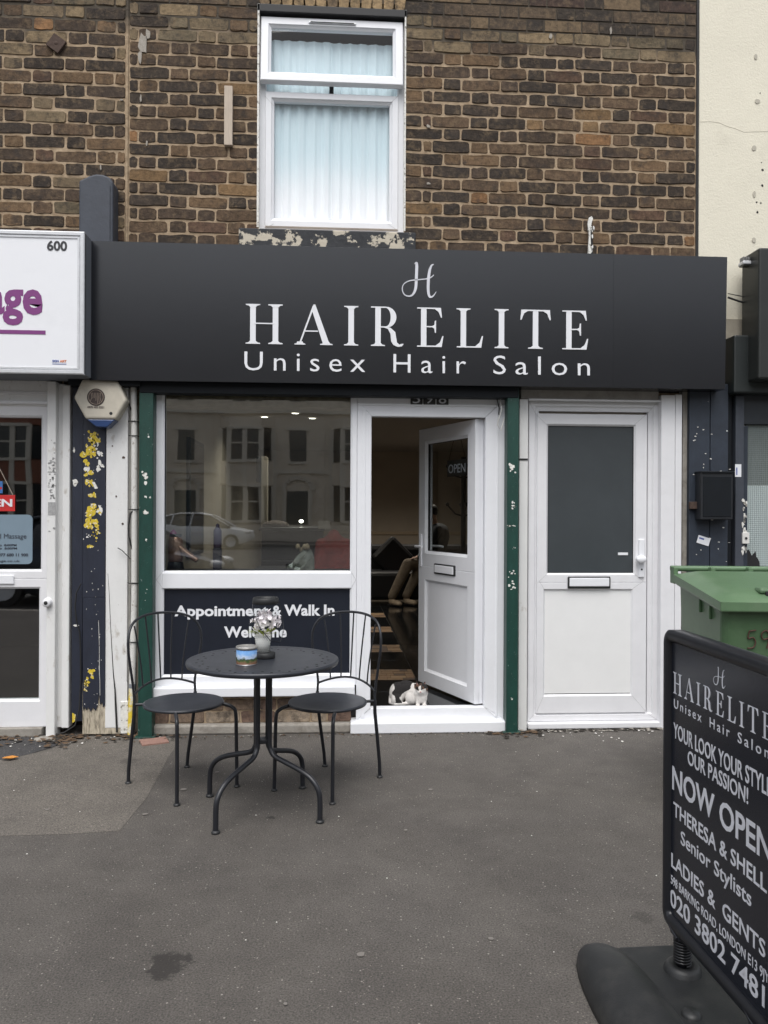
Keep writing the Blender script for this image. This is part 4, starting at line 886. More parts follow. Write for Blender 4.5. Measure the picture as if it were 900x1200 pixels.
for k in range(22):
    q = at(random.uniform(868.5, 876), random.uniform(585, 660), Yn-.006); mb.prism(blob(q.x, q.z, .007*random.uniform(.5, 1.6), .012*random.uniform(.5, 1.7), 7, random, .45), Yn-.024 if q.x < X(870) else Yn+.004, Yn+.012)
stuff(mb.build('paint_chip', M_peelwhite, nf))
a, b_, c, d = rect(867.5, 624, 875.5, 637, Yn); lk = MB().box(a, b_, Yn-.03, Yn+.01, c, d, .003).build('lock_plate', M_pipe, nf); MB().lathe([(0, -.006), (.008, -.006), (.008, 0)], n=12).build('keyhole', M_gasket, lk, ((a+b_)/2, Yn-.03, (c+d)/2)).rotation_euler = (rad(-90), 0, 0)
mb = MB(); q = at(879, 661, .02)
for k in range(9): mb.prism(blob(q.x+random.uniform(-.05, .05), q.z+random.uniform(-.08, .06), .03, .05, 10, random, .4), .0242-.0003*k, .0286)
mb.build('torn_film', M_gasket, nf)
q = at(864.8, 551.5, Yn-.02); stc = MB().box(-.021, .021, -.0015, .001, -.042, .042).build('sticker', M_letter, None, (q.x, Yn-.022, q.z)); tag(stc, 'small upright white sticker on the blue-grey post at right', 'sticker'); MB().box(-.014, -.006, -.0022, -.0012, -.03, .02).build('print', M_blueprint, stc)

# ============================================================ LEFT NEIGHBOUR
ld = thing('shop_door', 'white-framed neighbour shop door with dark glass, red sign and blue notice at left edge', 'door', (0, 0, 0))
YL2 = .0
xo = X(57, 650); 
a, b_, c, d = X(-75, 600), X(57, 600), Z(850, 30), Z(462, 30)
g0, g1 = X(-60, 600), X(47.5, 600)
mb = MB(); mitre(mb, (a, b_, Z(678, 30), d), (g0, g1, Z(667.5, 30), Z(489, 30)), 0, .06); mitre(mb, (a, b_, Z(852, 30), Z(678.2, 30)), (g0, X(45, 750), Z(820, 30), Z(690, 30)), -.0003, .06); mb.build('leaf_frame', M_upvc_old, ld)
MB().box(g0-.01, g1+.01, .03, .036, Z(668, 30), Z(488, 30)).box(g0-.01, g1+.01, .031, .037, Z(821, 30), Z(689, 30)).build('pane', M_glass, ld)
MB().box(X(-75), X(56), -.012, .06, Z(487, 30)+.06, fz0+.12, .004).build('head_board', M_whitewood, ld)
mb = MB().box(X(-75), X(57), -.02, .0, Z(463, 30), Z(459, 30), .003).box(X(-75), X(57), -.03, .0, Z(474, 30), Z(470.5, 30), .003); mb.build('head_moulding', M_upvc_old, ld)
a, b_, c, d = rect(-30, 674, 16, 684.5, -.01); MB().box(a, b_, -.012, .002, c, d, .004).build('letterbox', M_upvc, ld)
MB().box(X(-75), X(52), -.03, .06, 0, Z(852, 30), .006).build('step', M_concrete, ld)
pst = thing('door_post', 'white painted post with tape residue and round knob, beside the left shop door', 'post', (0, 0, 0))
MB().box(X(55, 660, -.05), X(65.5, 660, -.05), -.06, .05, Z(866, 58, -.05), Z(447, 58, -.05), .005).build('post', M_whitewood, pst)
MB().box(X(66.5, 660, -.0), X(76, 660, -.0), -.012, .05, Z(852, 58, 0), Z(450, 58, 0), .004).box(X(74.5, 660, -.0), X(83, 660, -.0), -.03, .05, Z(852, 58, 0), Z(452, 58, 0), .004).build('side_board', M_whitewood, pst)
mb = MB(); rr = random.Random(4)
for k in range(60):
    q = at(rr.uniform(57, 64.5), rr.gauss(567, 22), -.061); mb.prism(blob(q.x, q.z, .009*rr.uniform(.3, 1), .006*rr.uniform(.4, 1.5), 8, rr, .4), -.0612, -.0605)
stuff(mb.build('tape_residue', mat('grey_residue', (.34, .34, .34), .8, var=.3, vs=60), pst))
a, b_, c, d = rect(56.3, 588.5, 64.8, 603.5, -.061); MB().box(a, b_, -.0620, -.0604, c, d).build('tape_patch', mat('grey_residue', (.34, .34, .34)), pst)
kb = at(56, 706, -.06); MB().lathe([(.0, -.03), (.020, -.03), (.027, -.024), (.027, -.006), (.031, 0)], n=20).build('knob', M_upvc_old, pst, (kb.x, -.06, kb.z)).rotation_euler = (rad(-90), 0, 0)
MB().lathe([(.0, -.001), (.012, -.001), (.012, 0)], n=14).build('keyhole', M_gasket, pst, (kb.x-.002, -.0905, kb.z)).rotation_euler = (rad(-90), 0, 0)
lw = thing('shop_window', 'white-framed left neighbour shop window beyond its door', 'window', (0, 0, 0))
mb = MB(); mitre(mb, (-4.6, X(-76), .05, Z(462, 30)), (-4.5, X(-76)-.09, .55, Z(489, 30)), 0, .06); mb.build('window_frame', M_upvc_old, lw); MB().box(-4.55, X(-76)-.08, .03, .036, .53, Z(488, 30)).build('pane', M_glass, lw)
MB().box(-4.6, X(-75), -.02, .06, 0, .06, .005).build('sill', M_concrete, lw)
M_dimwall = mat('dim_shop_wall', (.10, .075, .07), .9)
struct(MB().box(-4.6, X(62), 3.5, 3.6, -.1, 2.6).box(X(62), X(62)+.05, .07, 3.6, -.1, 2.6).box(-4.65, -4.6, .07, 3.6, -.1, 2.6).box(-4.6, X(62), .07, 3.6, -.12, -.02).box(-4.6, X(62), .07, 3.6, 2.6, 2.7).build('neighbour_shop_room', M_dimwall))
# red OPEN sign with string, blue card
a, b_, c, d = rect(-36, 580, 17.5, 599, .02)
rs_ = thing('open_sign', 'red OPEN card hanging on a string in the left shop door glass', 'sign', (0, 0, 0))
MB().box(a, b_, .020, .024, c, d, .001).build('card', M_red, rs_); fit_text('lettering', 'OPEN', a+.02, X(14.5, 590, .02), at(7, 593.8, .02).z, at(7, 584.8, .02).z-at(7, 593.8, .02).z, .0199, M_letter, rs_, .03)
MB().tube([(b_-.012, .018, d), at(0, 550, .018), at(-10, 534, .018), (a+.01, .018, d)], .002, 5).build('string', M_lightwood, rs_)
a, b_, c, d = rect(-45, 603, 38, 661, .025)
bc = thing('notice', 'pale blue rounded notice about massage hours in the left shop door', 'notice', (0, 0, 0))
r_ = .03; pts = arc(b_-r_, d-r_, r_, r_, 0, 90, 5)+arc(a+r_, d-r_, r_, r_, 90, 180, 5)+arc(a+r_, c+r_, r_, r_, 180, 270, 5)+arc(b_-r_, c+r_, r_, r_, 270, 360, 5)
MB().prism(pts, .0252, .0285).build('card', M_bluecard, bc)
M_ct = mat('notice_print', (.045, .055, .075), .5)
fit_text('lettering', 'Facial and Massage', X(-30, 630, .025), X(31, 630, .025), at(10, 631, .025).z, .030, .0251, M_ct, bc, 0).rotation_euler = (0, 0, 0)
fit_text('lettering', 'open 9:00AM  to  8:00PM', X(-32, 630, .025), X(19.5, 630, .025), at(10, 640, .025).z, .013, .0251, M_ct, bc, .02)
fit_text('lettering', 'open 9:00AM  to  8:00PM', X(-32, 630, .025), X(20, 630, .025), at(10, 643.8, .025).z, .013, .0251, M_ct, bc, .02)
fit_text('lettering', '077 680 11 900', X(-2, 650, .025), X(33, 650, .025), at(10, 652, .025).z, .019, .0251, M_ct, bc, .03)
fit_text('lettering', 'www.massage.co.uk', X(-30, 650, .025), X(23, 650, .025), at(10, 658.5, .025).z, .013, .0251, M_ct, bc, 0)
a, b_, c, d = rect(-25, 564, 3, 578, .026); o = MB().box(a, b_, .026, .029, c, d).build('sticker', mat('blue_sticker', (.06, .17, .42), .4)); tag(o, 'small blue and red sticker above the red OPEN card', 'sticker'); MB().box(a+.02, b_-.004, .0255, .0262, c+.025, c+.04).build('print', M_red, o)

# navy pilaster with peeled paint
npil = thing('pilaster', 'dark navy boarded pilaster with yellow paint scraps and peeled foot, left of the green rail', 'pilaster', (0, 0, 0))
Yq = -.035
xa, xs_, xb_ = X(83.5, 650, Yq), X(96.8, 650, Yq), X(123, 650, Yq); ztop = Z(445, 110, Yq)
MB().box(xa, xs_-.003, Yq+.012, .08, Z(846, 90, Yq), ztop, .003).build('board', M_navy, npil)
MB().box(xs_, X(140.5, 840, Yq), Yq+.008, .08, Z(861, 110, Yq), Z(800, 110, Yq), .004).build('bare_board', M_peelwood, npil)
# paint skin with a torn lower edge
jag = [(123, 700), (123, 826), (121, 829), (119.5, 823), (117.5, 826), (115.8, 812), (114.8, 826), (112, 833), (109, 829), (106, 834), (103.5, 829), (101, 832), (99, 828), (97.5, 833), (97, 826), (97, 700)]
P = [at(a, b_, Yq) for a, b_ in jag]; MB().prism([(p.x, p.z) for p in P][::-1], Yq, Yq+.006).build('paint_skin', M_navy, npil)
MB().box(xs_, xb_, Yq, .08, P[0].z, ztop, .003).build('board', M_navy, npil)
rr = random.Random(21); mb = MB(); mw = MB()
def flakes(mb_, cx, cy, sx, sy, n, r0, Y, k0=0):
    for k in range(n):
        px, py = rr.gauss(cx, sx), rr.gauss(cy, sy)
        if not (98 < px < 121.5): continue
        q = at(px, py, Y); r2 = r0*rr.uniform(.4, 1.5)*(5/925); mb_.prism(blob(q.x, q.z, r2, r2*rr.uniform(.7, 1.5), 9, rr, .45), Y-.0008-.00005*(k % 12), Y+.001)
flakes(mb, 107, 525, 3.5, 5, 22, 2.6, Yq); flakes(mb, 109, 510, 4, 4, 14, 1.3, Yq); flakes(mb, 102, 543, 1.5, 1, 4, 1.6, Yq); flakes(mb, 105, 554, 3, 1.2, 7, 1.6, Yq); flakes(mb, 106, 567, 4, 2.5, 10, 1.8, Yq); flakes(mb, 111, 577, 1, 3, 4, 1.2, Yq)
flakes(mb, 107, 600, 4, 6, 26, 2.3, Yq); flakes(mb, 108, 614, 4, 2.5, 14, 1.8, Yq); flakes(mb, 112, 625, 2, 6, 16, .9, Yq); flakes(mb, 104, 641, 2, 1, 4, 1.3, Yq)
flakes(mb, 107, 788, 1.5, 2, 8, 1.8, Yq); flakes(mb, 102, 797, 1.2, 3, 9, 1.2, Yq); flakes(mb, 99.5, 806, .6, 3, 5, 1.0, Yq)
stuff(mb.build('yellow_paint_scrap', M_yellow, npil))
flakes(mw, 115, 527, 1.5, 7, 10, 1.3, Yq-.0008); flakes(mw, 101, 549, 1, 1, 2, 2.2, Yq-.0008); flakes(mw, 116, 545, 1.5, 3, 5, 1.6, Yq-.0008); flakes(mw, 112, 568, 2, 1.2, 4, 2, Yq-.0008); flakes(mw, 117, 599, 2, 3, 6, 1.6, Yq-.0008); flakes(mw, 104, 627, 1.2, 2, 5, 1, Yq-.0008)
for k in range(60):
    px, py = rr.uniform(98, 121), rr.uniform(500, 830); q = at(px, py, Yq); mw.prism(blob(q.x, q.z, .0028*rr.uniform(.4, 1.2), .004*rr.uniform(.4, 1.3), 6, rr), Yq-.0007, Yq+.001)
for (a, b_, c_, d_) in [(115.5, 727, 116.5, 790), (116, 780, 117.2, 815)]: mw.tube([at(a, b_, Yq), at((a+c_)/2+.4, (b_+d_)/2, Yq), at(c_, d_, Yq)], .0016, 4)
stuff(mw.build('white_paint_scrap', M_peelwhite, npil))
o = MB(); 
for (a, b_, rx, ry) in [(88, 565, 3, 4), (87, 528, 1.2, 3), (89, 733, 3, 1.5)]: o.prism(blob_px(a, b_, rx, ry, Yq+.012, 10), Yq+.0105, Yq+.014)
stuff(o.build('paint_scrap', M_peelwhite, npil)); MB().prism([(at(a, b_, Yq).x, at(a, b_, Yq).z) for a, b_ in [(84, 836), (88, 838), (87, 846), (84, 848)]], Yq+.0100, Yq+.014).build('yellow_patch', M_yellow, npil)
# white board beside it, with a long crack and flaking foot
wb = thing('white_board', 'tall white painted board with a long crack, between navy pilaster and pipe', 'board', (0, 0, 0))
xc0, xc1 = X(123.4, 650, Yq), X(149, 650, Yq)
zpe = Z(835, 135, Yq)
MB().box(xc0, xc1, Yq+.006, .08, zpe-.1, Z(452, 135, Yq), .005).build('board', M_whitewood, wb)
MB().box(X(141, 840, Yq), X(150, 840, Yq), Yq+.0, .08, Z(860, 145, Yq), Z(822, 145, Yq), .004).build('flaking_foot', M_peelwhite, wb)
jag = [(123.3, 800), (123.3, 826), (125, 836), (128, 830), (131, 841), (134, 838), (136.5, 846), (139, 836), (141, 842), (143, 828), (146, 830), (148.8, 822), (148.8, 800)]
MB().prism([(at(a, b_, Yq).x, at(a, b_, Yq).z) for a, b_ in jag][::-1], Yq+.0054, Yq+.0078).build('paint_skin', M_whitewood, wb)
ck = [(126.5, 672), (128, 695), (129, 715), (130, 740), (131.5, 765), (133, 790), (134.5, 808), (136, 830), (137, 858)]
MB().tube([at(a+rr.uniform(-.3, .3), b_, Yq+(.006 if b_ < 795 else -.0008)) for a, b_ in ck], [.001, .0015, .002, .002, .0025, .003, .004, .006, .006], 4).build('crack', M_gasket, wb)
mb = MB()
for (a, b_, r_) in [(144.5, 536, 1.6), (135.8, 581.5, 1), (143.5, 614, 1.3), (131.5, 522.5, 1)]: mb.prism(blob_px(a, b_, r_, r_, Yq, 8, .2), Yq+.004, Yq+.0065)
mb.build('nail_hole', M_rust, wb)
o = MB().box(X(149.2, 650, .0), X(153.3, 650, 0), .0, .08, 0, Z(452, 150), .003).build('grey_fillet', mat('grey_render', (.42, .41, .38), .8, var=.2, vs=9)); tag(o, 'narrow grey fillet strip behind the white pipe', 'fillet')
# pipe
pp = thing('pipe', 'thin white vertical pipe with black clips and a yellow painted foot', 'pipe', (0, 0, 0))
def pt(px, py): return at(px, py, -.03)
MB().tube([pt(156.5, 447), pt(157.6, 520), pt(157.6, 700), pt(155.2, 801)], .0205, 12).build('upper_pipe', M_pipe, pp)
MB().tube([pt(155.2, 801), pt(154.8, 806)], .0215, 12).build('joint', mat('grey_tape', (.2, .21, .23), .6), pp)
MB().tube([pt(154.8, 806), pt(153.2, 864)], .0205, 12).build('yellow_foot', mat('yellow_pipe', (.70, .52, .04), .5, var=.15, vs=20, dirt=[((.7, .7, .66), .5, .62, 14, .9)]), pp)
for py, px in [(494, 157), (511, 157.6), (597, 157.2), (683, 156), (752, 156)]:
    q = pt(px, py); MB().tube([(q.x-.032, q.y-.005, q.z), (q.x-.02, q.y-.022, q.z), (q.x+.02, q.y-.022, q.z), (q.x+.036, q.y+.01, q.z-.004)], .0035, 6).build('clip', M_gasket, pp)
o = MB().tube([at(158, 597, -.04), at(152.5, 602, -.05), at(151, 615, -.05), at(151, 628, -.05), at(153.5, 639, -.045), at(156.5, 650, -.03), at(158.8, 665, -.03), at(159.5, 700, -.03), at(159, 740, -.03), at(158.8, 800, -.03), at(157, 866, -.03)], .0055, 6).build('cable', M_rubber); tag(o, 'black cable looping out beside the white pipe', 'cable')
o = MB().tube([at(138, 642, -.05), at(143, 645, -.06), at(153, 655, -.05)], .003, 5).build('cable', M_rubber); tag(o, 'short stray black wire on the cracked white board', 'cable')
o = MB().tube([at(120, 447, -.05), at(139, 452, -.07), at(147, 462, -.07), at(153, 478, -.05), at(155, 486, -.02)], .004, 6).build('cable', M_rubber); tag(o, 'dark cable running from the alarm box to the pipe', 'cable')
o = MB().tube([at(95, 684, -.05), at(89.5, 695, -.05), at(88, 712, -.05), at(90, 730, -.045), at(93.5, 741, -.04), at(94.5, 765, -.035), at(94.5, 800, -.035), at(93, 830, -.04), at(88, 850, -.06), at(76, 858, -.09), at(66, 861, -.1)], .004, 6).build('cable', M_rubber); tag(o, 'thin black cable dangling down the navy pilaster to the ground', 'cable')
# alarm box
Ya = -.13
al = thing('alarm_box', 'cream hexagonal burglar alarm box with a round crest, under the fascia', 'alarm', (0, 0, 0))
hexp = [(96, 444), (138, 446), (148.5, 469.5), (135.5, 491.5), (100, 491), (86, 465.5)]
hp_ = [at(a, b_, Ya) for a, b_ in hexp]
M_cream = mat('cream_alarm_plastic', (.52, .48, .40), .45, var=.08, vs=12, dirt=[((.25, .22, .18), .6, .8, 18, .5)])
o = MB().prism([(p.x, p.z) for p in hp_][::-1], Ya, -.03).build('cover', M_cream, al); shade_bevel(o, .016, 3)
lowp = [at(a, b_, Ya) for a, b_ in [(101, 491), (134.5, 491.5), (125, 500.5), (112, 500)]]
o = MB().prism([(p.x, p.z) for p in lowp][::-1], Ya+.006, -.03).build('strobe_lens', mat('blue_strobe', (.03, .06, .16), .2), al); shade_bevel(o, .006, 2)
q = at(112.5, 465.5, Ya); R_ = 10*(5.0/925)
def disc(r, y, n=28): return [(q.x+r*math.cos(2*math.pi*k/n), q.z+r*math.sin(2*math.pi*k/n)) for k in range(n)]
MB().prism(disc(R_, 0), Ya-.0015, Ya+.001).build('crest', mat('crest_dark', (.05, .035, .03), .5), al)
mb = MB(); mb.tube([(x_, Ya-.0022, z_) for x_, z_ in disc(R_*.82, 0)], .0018, 4, closed=True)
for k in range(7): mb.tube([(q.x+R_*(-.6+.2*k), Ya-.002, q.z-R_*.45+.02*math.sin(k)), (q.x+R_*(-.45+.15*k), Ya-.002, q.z), (q.x+R_*(-.55+.18*k), Ya-.002, q.z+R_*.5)], .0016, 4)
mb.build('crest_lines', mat('crest_pale', (.30, .24, .19), .5), al)
fit_text('lettering', '0870 405 2321', X(102.5, 477, Ya), X(122, 477, Ya), at(112, 478.3, Ya).z, .012, Ya-.0005, mat('alarm_print', (.12, .10, .09), .5), al, .02)
q2 = at(130, 484.5, Ya); MB().prism(blob(q2.x, q2.z, .010, .010, 12, random, 0), Ya-.001, Ya+.001).build('screw_hole', M_gasket, al)
o = MB().box(X(81, 447, -.1), X(165, 447, -.1), -.12, .05, Z(452, 120, -.1), Z(436, 120, -.1)+.05).build('soffit_board', M_green_dark); tag(o, 'dark soffit board over the alarm box', 'soffit')

# ============================================================ SALON INTERIOR
FZ = z_th1-.012; CZ = 2.55; RX0, RX1, RY1 = -1.35, 2.6, 9.6
struct(MB().box(RX0, RX1, .072, RY1, FZ-.3, FZ-.006).build('salon_floor', M_grout))
struct(MB().box(RX0, RX1, .071, RY1, CZ, CZ+.1).build('salon_ceiling', M_int_ceil))
struct(MB().box(RX0-.1, RX0, .071, RY1, FZ-.3, CZ+.1).build('salon_wall', M_int_wall)); struct(MB().box(RX1, RX1+.1, .071, RY1, FZ-.3, CZ+.1).build('salon_wall', M_int_wall))
bwall = struct(MB().box(RX0-.1, RX1+.1, RY1, RY1+.1, FZ-.3, CZ+.1).build('salon_back_wall', M_int_wall))
MB().box(RX0, RX1, RY1-.03, RY1, FZ+.86, FZ+.92, .008).build('dado_rail', mat('pale_dado', (.45, .36, .26), .6), bwall)
struct(MB().box(X(592), RX1, .071, .12, FZ-.3, CZ).build('salon_front_wall', M_int_wall)); struct(MB().box(RX0, X(178), .071, .12, FZ-.3, CZ).build('salon_front_wall', M_int_wall))
sill_z = Z(671.5, 300, .1)
struct(MB().box(X(178), X(412), .072, .10, FZ-.3, sill_z-.035).build('salon_apron_wall', M_int_wall))
shelf = MB().box(X(180), X(414), .101, .50, sill_z-.035, sill_z, .004).build('display_shelf', mat('dark_shelf', (.05, .05, .06), .4)); tag(shelf, 'display shelf inside the salon window', 'shelf')
# floor tiles (parts of the floor) near the doorway, wood mosaic insets
flo = thing('tiled_floor', 'glossy black salon floor tiles with tan mosaic insets', 'floor', (0, 0, 0)); flo['kind'] = 'structure'
del flo['category']
TS = .40; tm = MB().box(-TS/2+.002, TS/2-.002, -TS/2+.002, TS/2-.002, -.006, 0, .0015).mesh('tile', M_tile)
mos = set()
def cell(px, py): p = gd(px, py, FZ); return p
mosaic_spots = [gd(476, 786, FZ), gd(446, 760, FZ), gd(470, 760, FZ), gd(460, 739, FZ), gd(448, 721, FZ)]
T0x, T0y = .235, .12
def idx(p): return (int(math.floor((p.x-T0x)/TS)), int(math.floor((p.y-T0y)/TS)))
ms = {idx(p) for p in mosaic_spots}
for i in range(-4, 6):
    for j in range(0, 20):
        if (i, j) in ms: continue
        cx, cy = T0x+(i+.5)*TS, T0y+(j+.5)*TS
        if cx-TS/2 < RX0 or cx+TS/2 > RX1: continue
        link('tile', tm, flo, (cx, cy, FZ))
rr = random.Random(2)
for (i, j) in ms:
    for a in range(5):
        xk = 0
        while xk < TS-.01:
            w_ = rr.choice([.06, .09, .12]); w_ = min(w_, TS-.002-xk)
            MB().box(T0x+i*TS+xk+.0015, T0x+i*TS+xk+w_-.0015, T0y+j*TS+a*.08+.0015, T0y+j*TS+a*.08+.0785, FZ-.006, FZ-.001+rr.uniform(-.001, .001)).build('mosaic_block', rr.choice([M_mosaic, mat('dark_wood_mosaic', (.10, .06, .04), .4), mat('light_wood_mosaic', (.38, .25, .14), .35, var=.2, vs=20), M_mosaic]), flo); xk += w_
# downlights
for k, (px, py) in enumerate([(404, 463.5), (338, 470), (346, 484), (310, 488.5), (366, 490), (404, 479.5)]):
    p = gd(px, py, CZ); t = thing('downlight', None, 'lamp', (p.x, p.y, CZ), 0, 'lit ceiling downlights seen through the salon window')
    t['label'] = ['lit round downlight at the top right corner of the salon window, highest of all', 'lit round downlight highest in the middle of the salon window', 'lit round downlight just below and right of the middle high one', 'leftmost lit round downlight behind the salon window', 'lowest lit round downlight behind the salon window', 'lit round downlight against the window mullion, below the corner one'][k]
    if True:
        pd = bpy.data.lights.new('downlight_lamp', 'SPOT'); pd.energy = 14; pd.spot_size = rad(140); pd.spot_blend = .8; pd.color = (1, .92, .8); pd.shadow_soft_size = .05; po = bpy.data.objects.new('downlight_lamp', pd); COL.objects.link(po); po.parent = t; po.location = (0, 0, -.02)
    MB().lathe([(.056, -.003), (.050, -.008), (.042, -.006)], n=18).build('trim_ring', M_steel, t); MB().lathe([(0, -.004), (.042, -.004), (.042, -.001)], n=18).build('bulb', M_bulb, t)
# two ceiling lamps added to brighten the back of the salon
for (xx, yy) in ((.3, 6.8), (1.6, 6.8)):
    t = thing('downlight', 'added downlight brightening the back of the salon, above the %s end of the sofa' % ('left' if xx < 1 else 'right'), 'lamp', (xx, yy, CZ), 0, 'added ceiling downlights above the sofa')
    pd = bpy.data.lights.new('downlight_lamp', 'SPOT'); pd.energy = 52; pd.spot_size = rad(150); pd.spot_blend = .8; pd.color = (1, .92, .8); pd.shadow_soft_size = .05; po = bpy.data.objects.new('downlight_lamp', pd); COL.objects.link(po); po.parent = t; po.location = (0, 0, -.02)  # lamp of the added downlight
    MB().lathe([(.056, -.003), (.050, -.008), (.042, -.006)], n=18).build('trim_ring', M_steel, t); MB().lathe([(0, -.004), (.042, -.004), (.042, -.001)], n=18).build('bulb', M_bulb, t)
# counter, post, sofa, cushion
ctr = thing('reception_counter', 'black reception counter inside the salon window', 'counter', (0, 0, 0))
Yc = 2.2; a, b_, c, d = rect(306, 622, 378, 700, Yc); MB().box(a, b_, Yc, Yc+.6, FZ, d, .01).build('body', M_sofa, ctr); MB().box(a-.02, b_+.02, Yc-.02, Yc+.62, d, d+.03, .006).build('top', mat('dark_counter_top', (.03, .03, .035), .3), ctr)
MB().box(a+.01, b_-.01, Yc-.004, Yc+.001, d-.28, d-.272).build('groove', M_steel, ctr)
o = MB().ell(at(323, 616, Yc+.2), (.13, .1, .05)).build('flower_bowl', mat('pale_flowers', (.35, .28, .25), .8, bump=.02, bs=30)); tag(o, 'bowl of pale flowers on the black counter', 'bowl')
tl2 = thing('desk_lamp', 'small lit desk lamp on the black counter', 'lamp', at(353, 620, Yc+.3)); MB().lathe([(.05, 0), (.05, .01), (.008, .015), (.008, .06)], n=16).build('stand', M_steel, tl2); MB().ell((0, 0, .075), (.022, .022, .016)).build('bulb', M_bulb, tl2)
a, b_, c, d = rect(306, 535, 313, 622, 3.2); o = MB().box(a, b_, 3.2, 3.35, FZ, d, .004).build('timber_post', M_int_wall); tag(o, 'tan timber post inside the salon, rising behind the black counter', 'post')
a, b_, c, d = rect(300, 535, 305.5, 565, 3.3); o = MB().box(a, b_, 3.3, 3.36, c, d, .01).build('wall_speaker', M_sofa); tag(o, 'small black wall speaker beside the tan post', 'speaker')
# mirrors / styling furniture silhouettes in the dim room
mr = thing('styling_mirror', 'tall dim mirror on the salon side wall', 'mirror', (0, 0, 0)); MB().box(RX0+.001, RX0+.03, 2.2, 3.0, 1.0, 2.1, .005).build('frame', M_sofa, mr); MB().box(RX0+.03, RX0+.035, 2.24, 2.96, 1.04, 2.06).build('glass', mat('mirror_glass', (.8, .8, .8), .03, metal=1), mr)
# red jacket over a chair back
Yj = .62; jk = thing('red_jacket', 'red padded jacket hung over a chair inside the salon window', 'jacket', at(391, 662, Yj))
prof = [(-.165, -.24), (-.17, -.10), (-.165, .10), (-.14, .20), (-.085, .275), (-.05, .31), (0, .325), (.05, .31), (.09, .27), (.14, .205), (.17, .10), (.175, -.10), (.17, -.24)]
vs = []; fs = []; NU = 12
for j, (x, z) in enumerate(prof): pass
mbj = MB(); mbj.ell((0, 0, -.02), (.115, .07, .22)); mbj.ell((0, .0, .13), (.10, .075, .10)); mbj.ell((0, -.02, .2), (.05, .06, .06)); capsule(mbj, (-.09, -.01, .15), (-.125, -.04, -.18), .045, .036); capsule(mbj, (.09, -.01, .15), (.13, -.03, -.18), .045, .036)
jo = remesh_obj(mbj, 'shell', mat('red_jacket_cloth', (.32, .035, .025), .7, var=.35, vs=14, bump=.012, bs=18), .012, 3, jk)
chm = MB(); chm.tube([(-.12, .06, -.9), (-.12, .07, .12), (-.08, .08, .17), (.08, .08, .17), (.12, .07, .12), (.12, .06, -.9)], .012, 8); cho = chm.build('chair_back', M_black, None, at(391, 662, Yj)); tag(cho, 'black metal chair back under the red jacket', 'chair')
o = MB().box(-.045, .045, -.002, .002, -.03, .03).build('paper', mat('cream_paper', (.55, .45, .36), .7), None, at(380, 615, .9)); tag(o, 'small cream paper beside the red jacket in the window', 'paper')
# window-shelf objects
Ysf = .26
def shelf_loc(px): 
    p = at(px, 600, Ysf); return Vector((p.x, Ysf, sill_z))
hdr = thing('hair_dryer', 'copper hair dryer standing on the window shelf at left', 'hair dryer', shelf_loc(206))
M_copper = mat('rose_copper', (.50, .27, .20), .3, metal=.5, var=.15, vs=20)
MB().lathe([(.0, 0), (.045, .0), (.050, .03), (.050, .13), (.043, .165), (.038, .17)], n=24).build('barrel', M_copper, hdr, (0, 0, .06)); MB().lathe([(0, 0), (.036, 0), (.040, .012), (.040, .02)], n=20).build('grille', mat('dryer_grille', (.12, .12, .11), .4), hdr, (0, 0, .228))
MB().tube([(.03, -.02, .16), (.08, -.03, .12), (.15, -.04, .075)], [.022, .020, .017], 10).build('handle', M_copper, hdr); MB().lathe([(0, 0), (.06, 0), (.05, .06), (.04, .07)], n=16).build('base', M_sofa, hdr)
o = MB().lathe([(0, 0), (.028, 0), (.030, .02), (.030, .14), (.02, .19), (.010, .20), (.0, .21)], n=18).build('bottle', mat('magenta_plastic', (.45, .03, .22), .3), None, shelf_loc(200)+Vector((0, .09, .07))); tag(o, 'magenta bottle behind the copper hair dryer', 'bottle')
o = MB().lathe([(0, 0), (.026, 0), (.028, .02), (.028, .12), (.012, .145), (.012, .16), (0, .17)], n=18).build('bottle', mat('purple_plastic', (.06, .03, .08), .25), None, shelf_loc(252)+Vector((0, .12, .15))); tag(o, 'dark purple bottle right of the hair dryer in the window', 'bottle')
o = MB().box(-.028, .028, -.03, .03, 0, .15, .006).build('product_box', mat('dark_carton', (.04, .03, .05), .5), None, shelf_loc(252)+Vector((0, .12, 0))); tag(o, 'dark carton under the purple bottle on the window shelf', 'box')
bq = thing('bouquet', 'dried bouquet in crumpled cellophane on the window shelf', 'bouquet', shelf_loc(352))
mbq = MB(); rr = random.Random(9); n = 15; vs = []; fs = []
for j in range(6):
    t = j/5; 
    for k in range(n):
        a = 2*math.pi*k/n; r_ = (.10-.085*t**1.3)*(1+rr.uniform(-.22, .22)); vs.append((r_*math.cos(a)+.02*t+.03*t, r_*.6*math.sin(a), .165*t+rr.uniform(-.012, .012)*(j > 0)))
for j in range(5):
    for k in range(n): fs.append((j*n+k, j*n+(k+1) % n, (j+1)*n+(k+1) % n, (j+1)*n+k))
mbq.add(vs, fs); mbq.build('wrap', mat('cellophane', (.20, .19, .16), .15, var=.4, vs=20, spec=.8), bq)
for k in range(7): MB().ell((rr.uniform(-.02, .06), rr.uniform(-.03, .03), .15+rr.uniform(-.02, .04)), (.016, .016, .02)).build('dried_flower', mat('dried_flower', (.42, .30, .20), .8), bq)
o = MB().box(X(300, 650, .3), X(345, 650, .3), .2, .5, sill_z, sill_z+.001+.02, .003).build('magazine', mat('dark_magazine', (.02, .02, .03), .3)); tag(o, 'dark magazine lying on the window shelf', 'magazine')
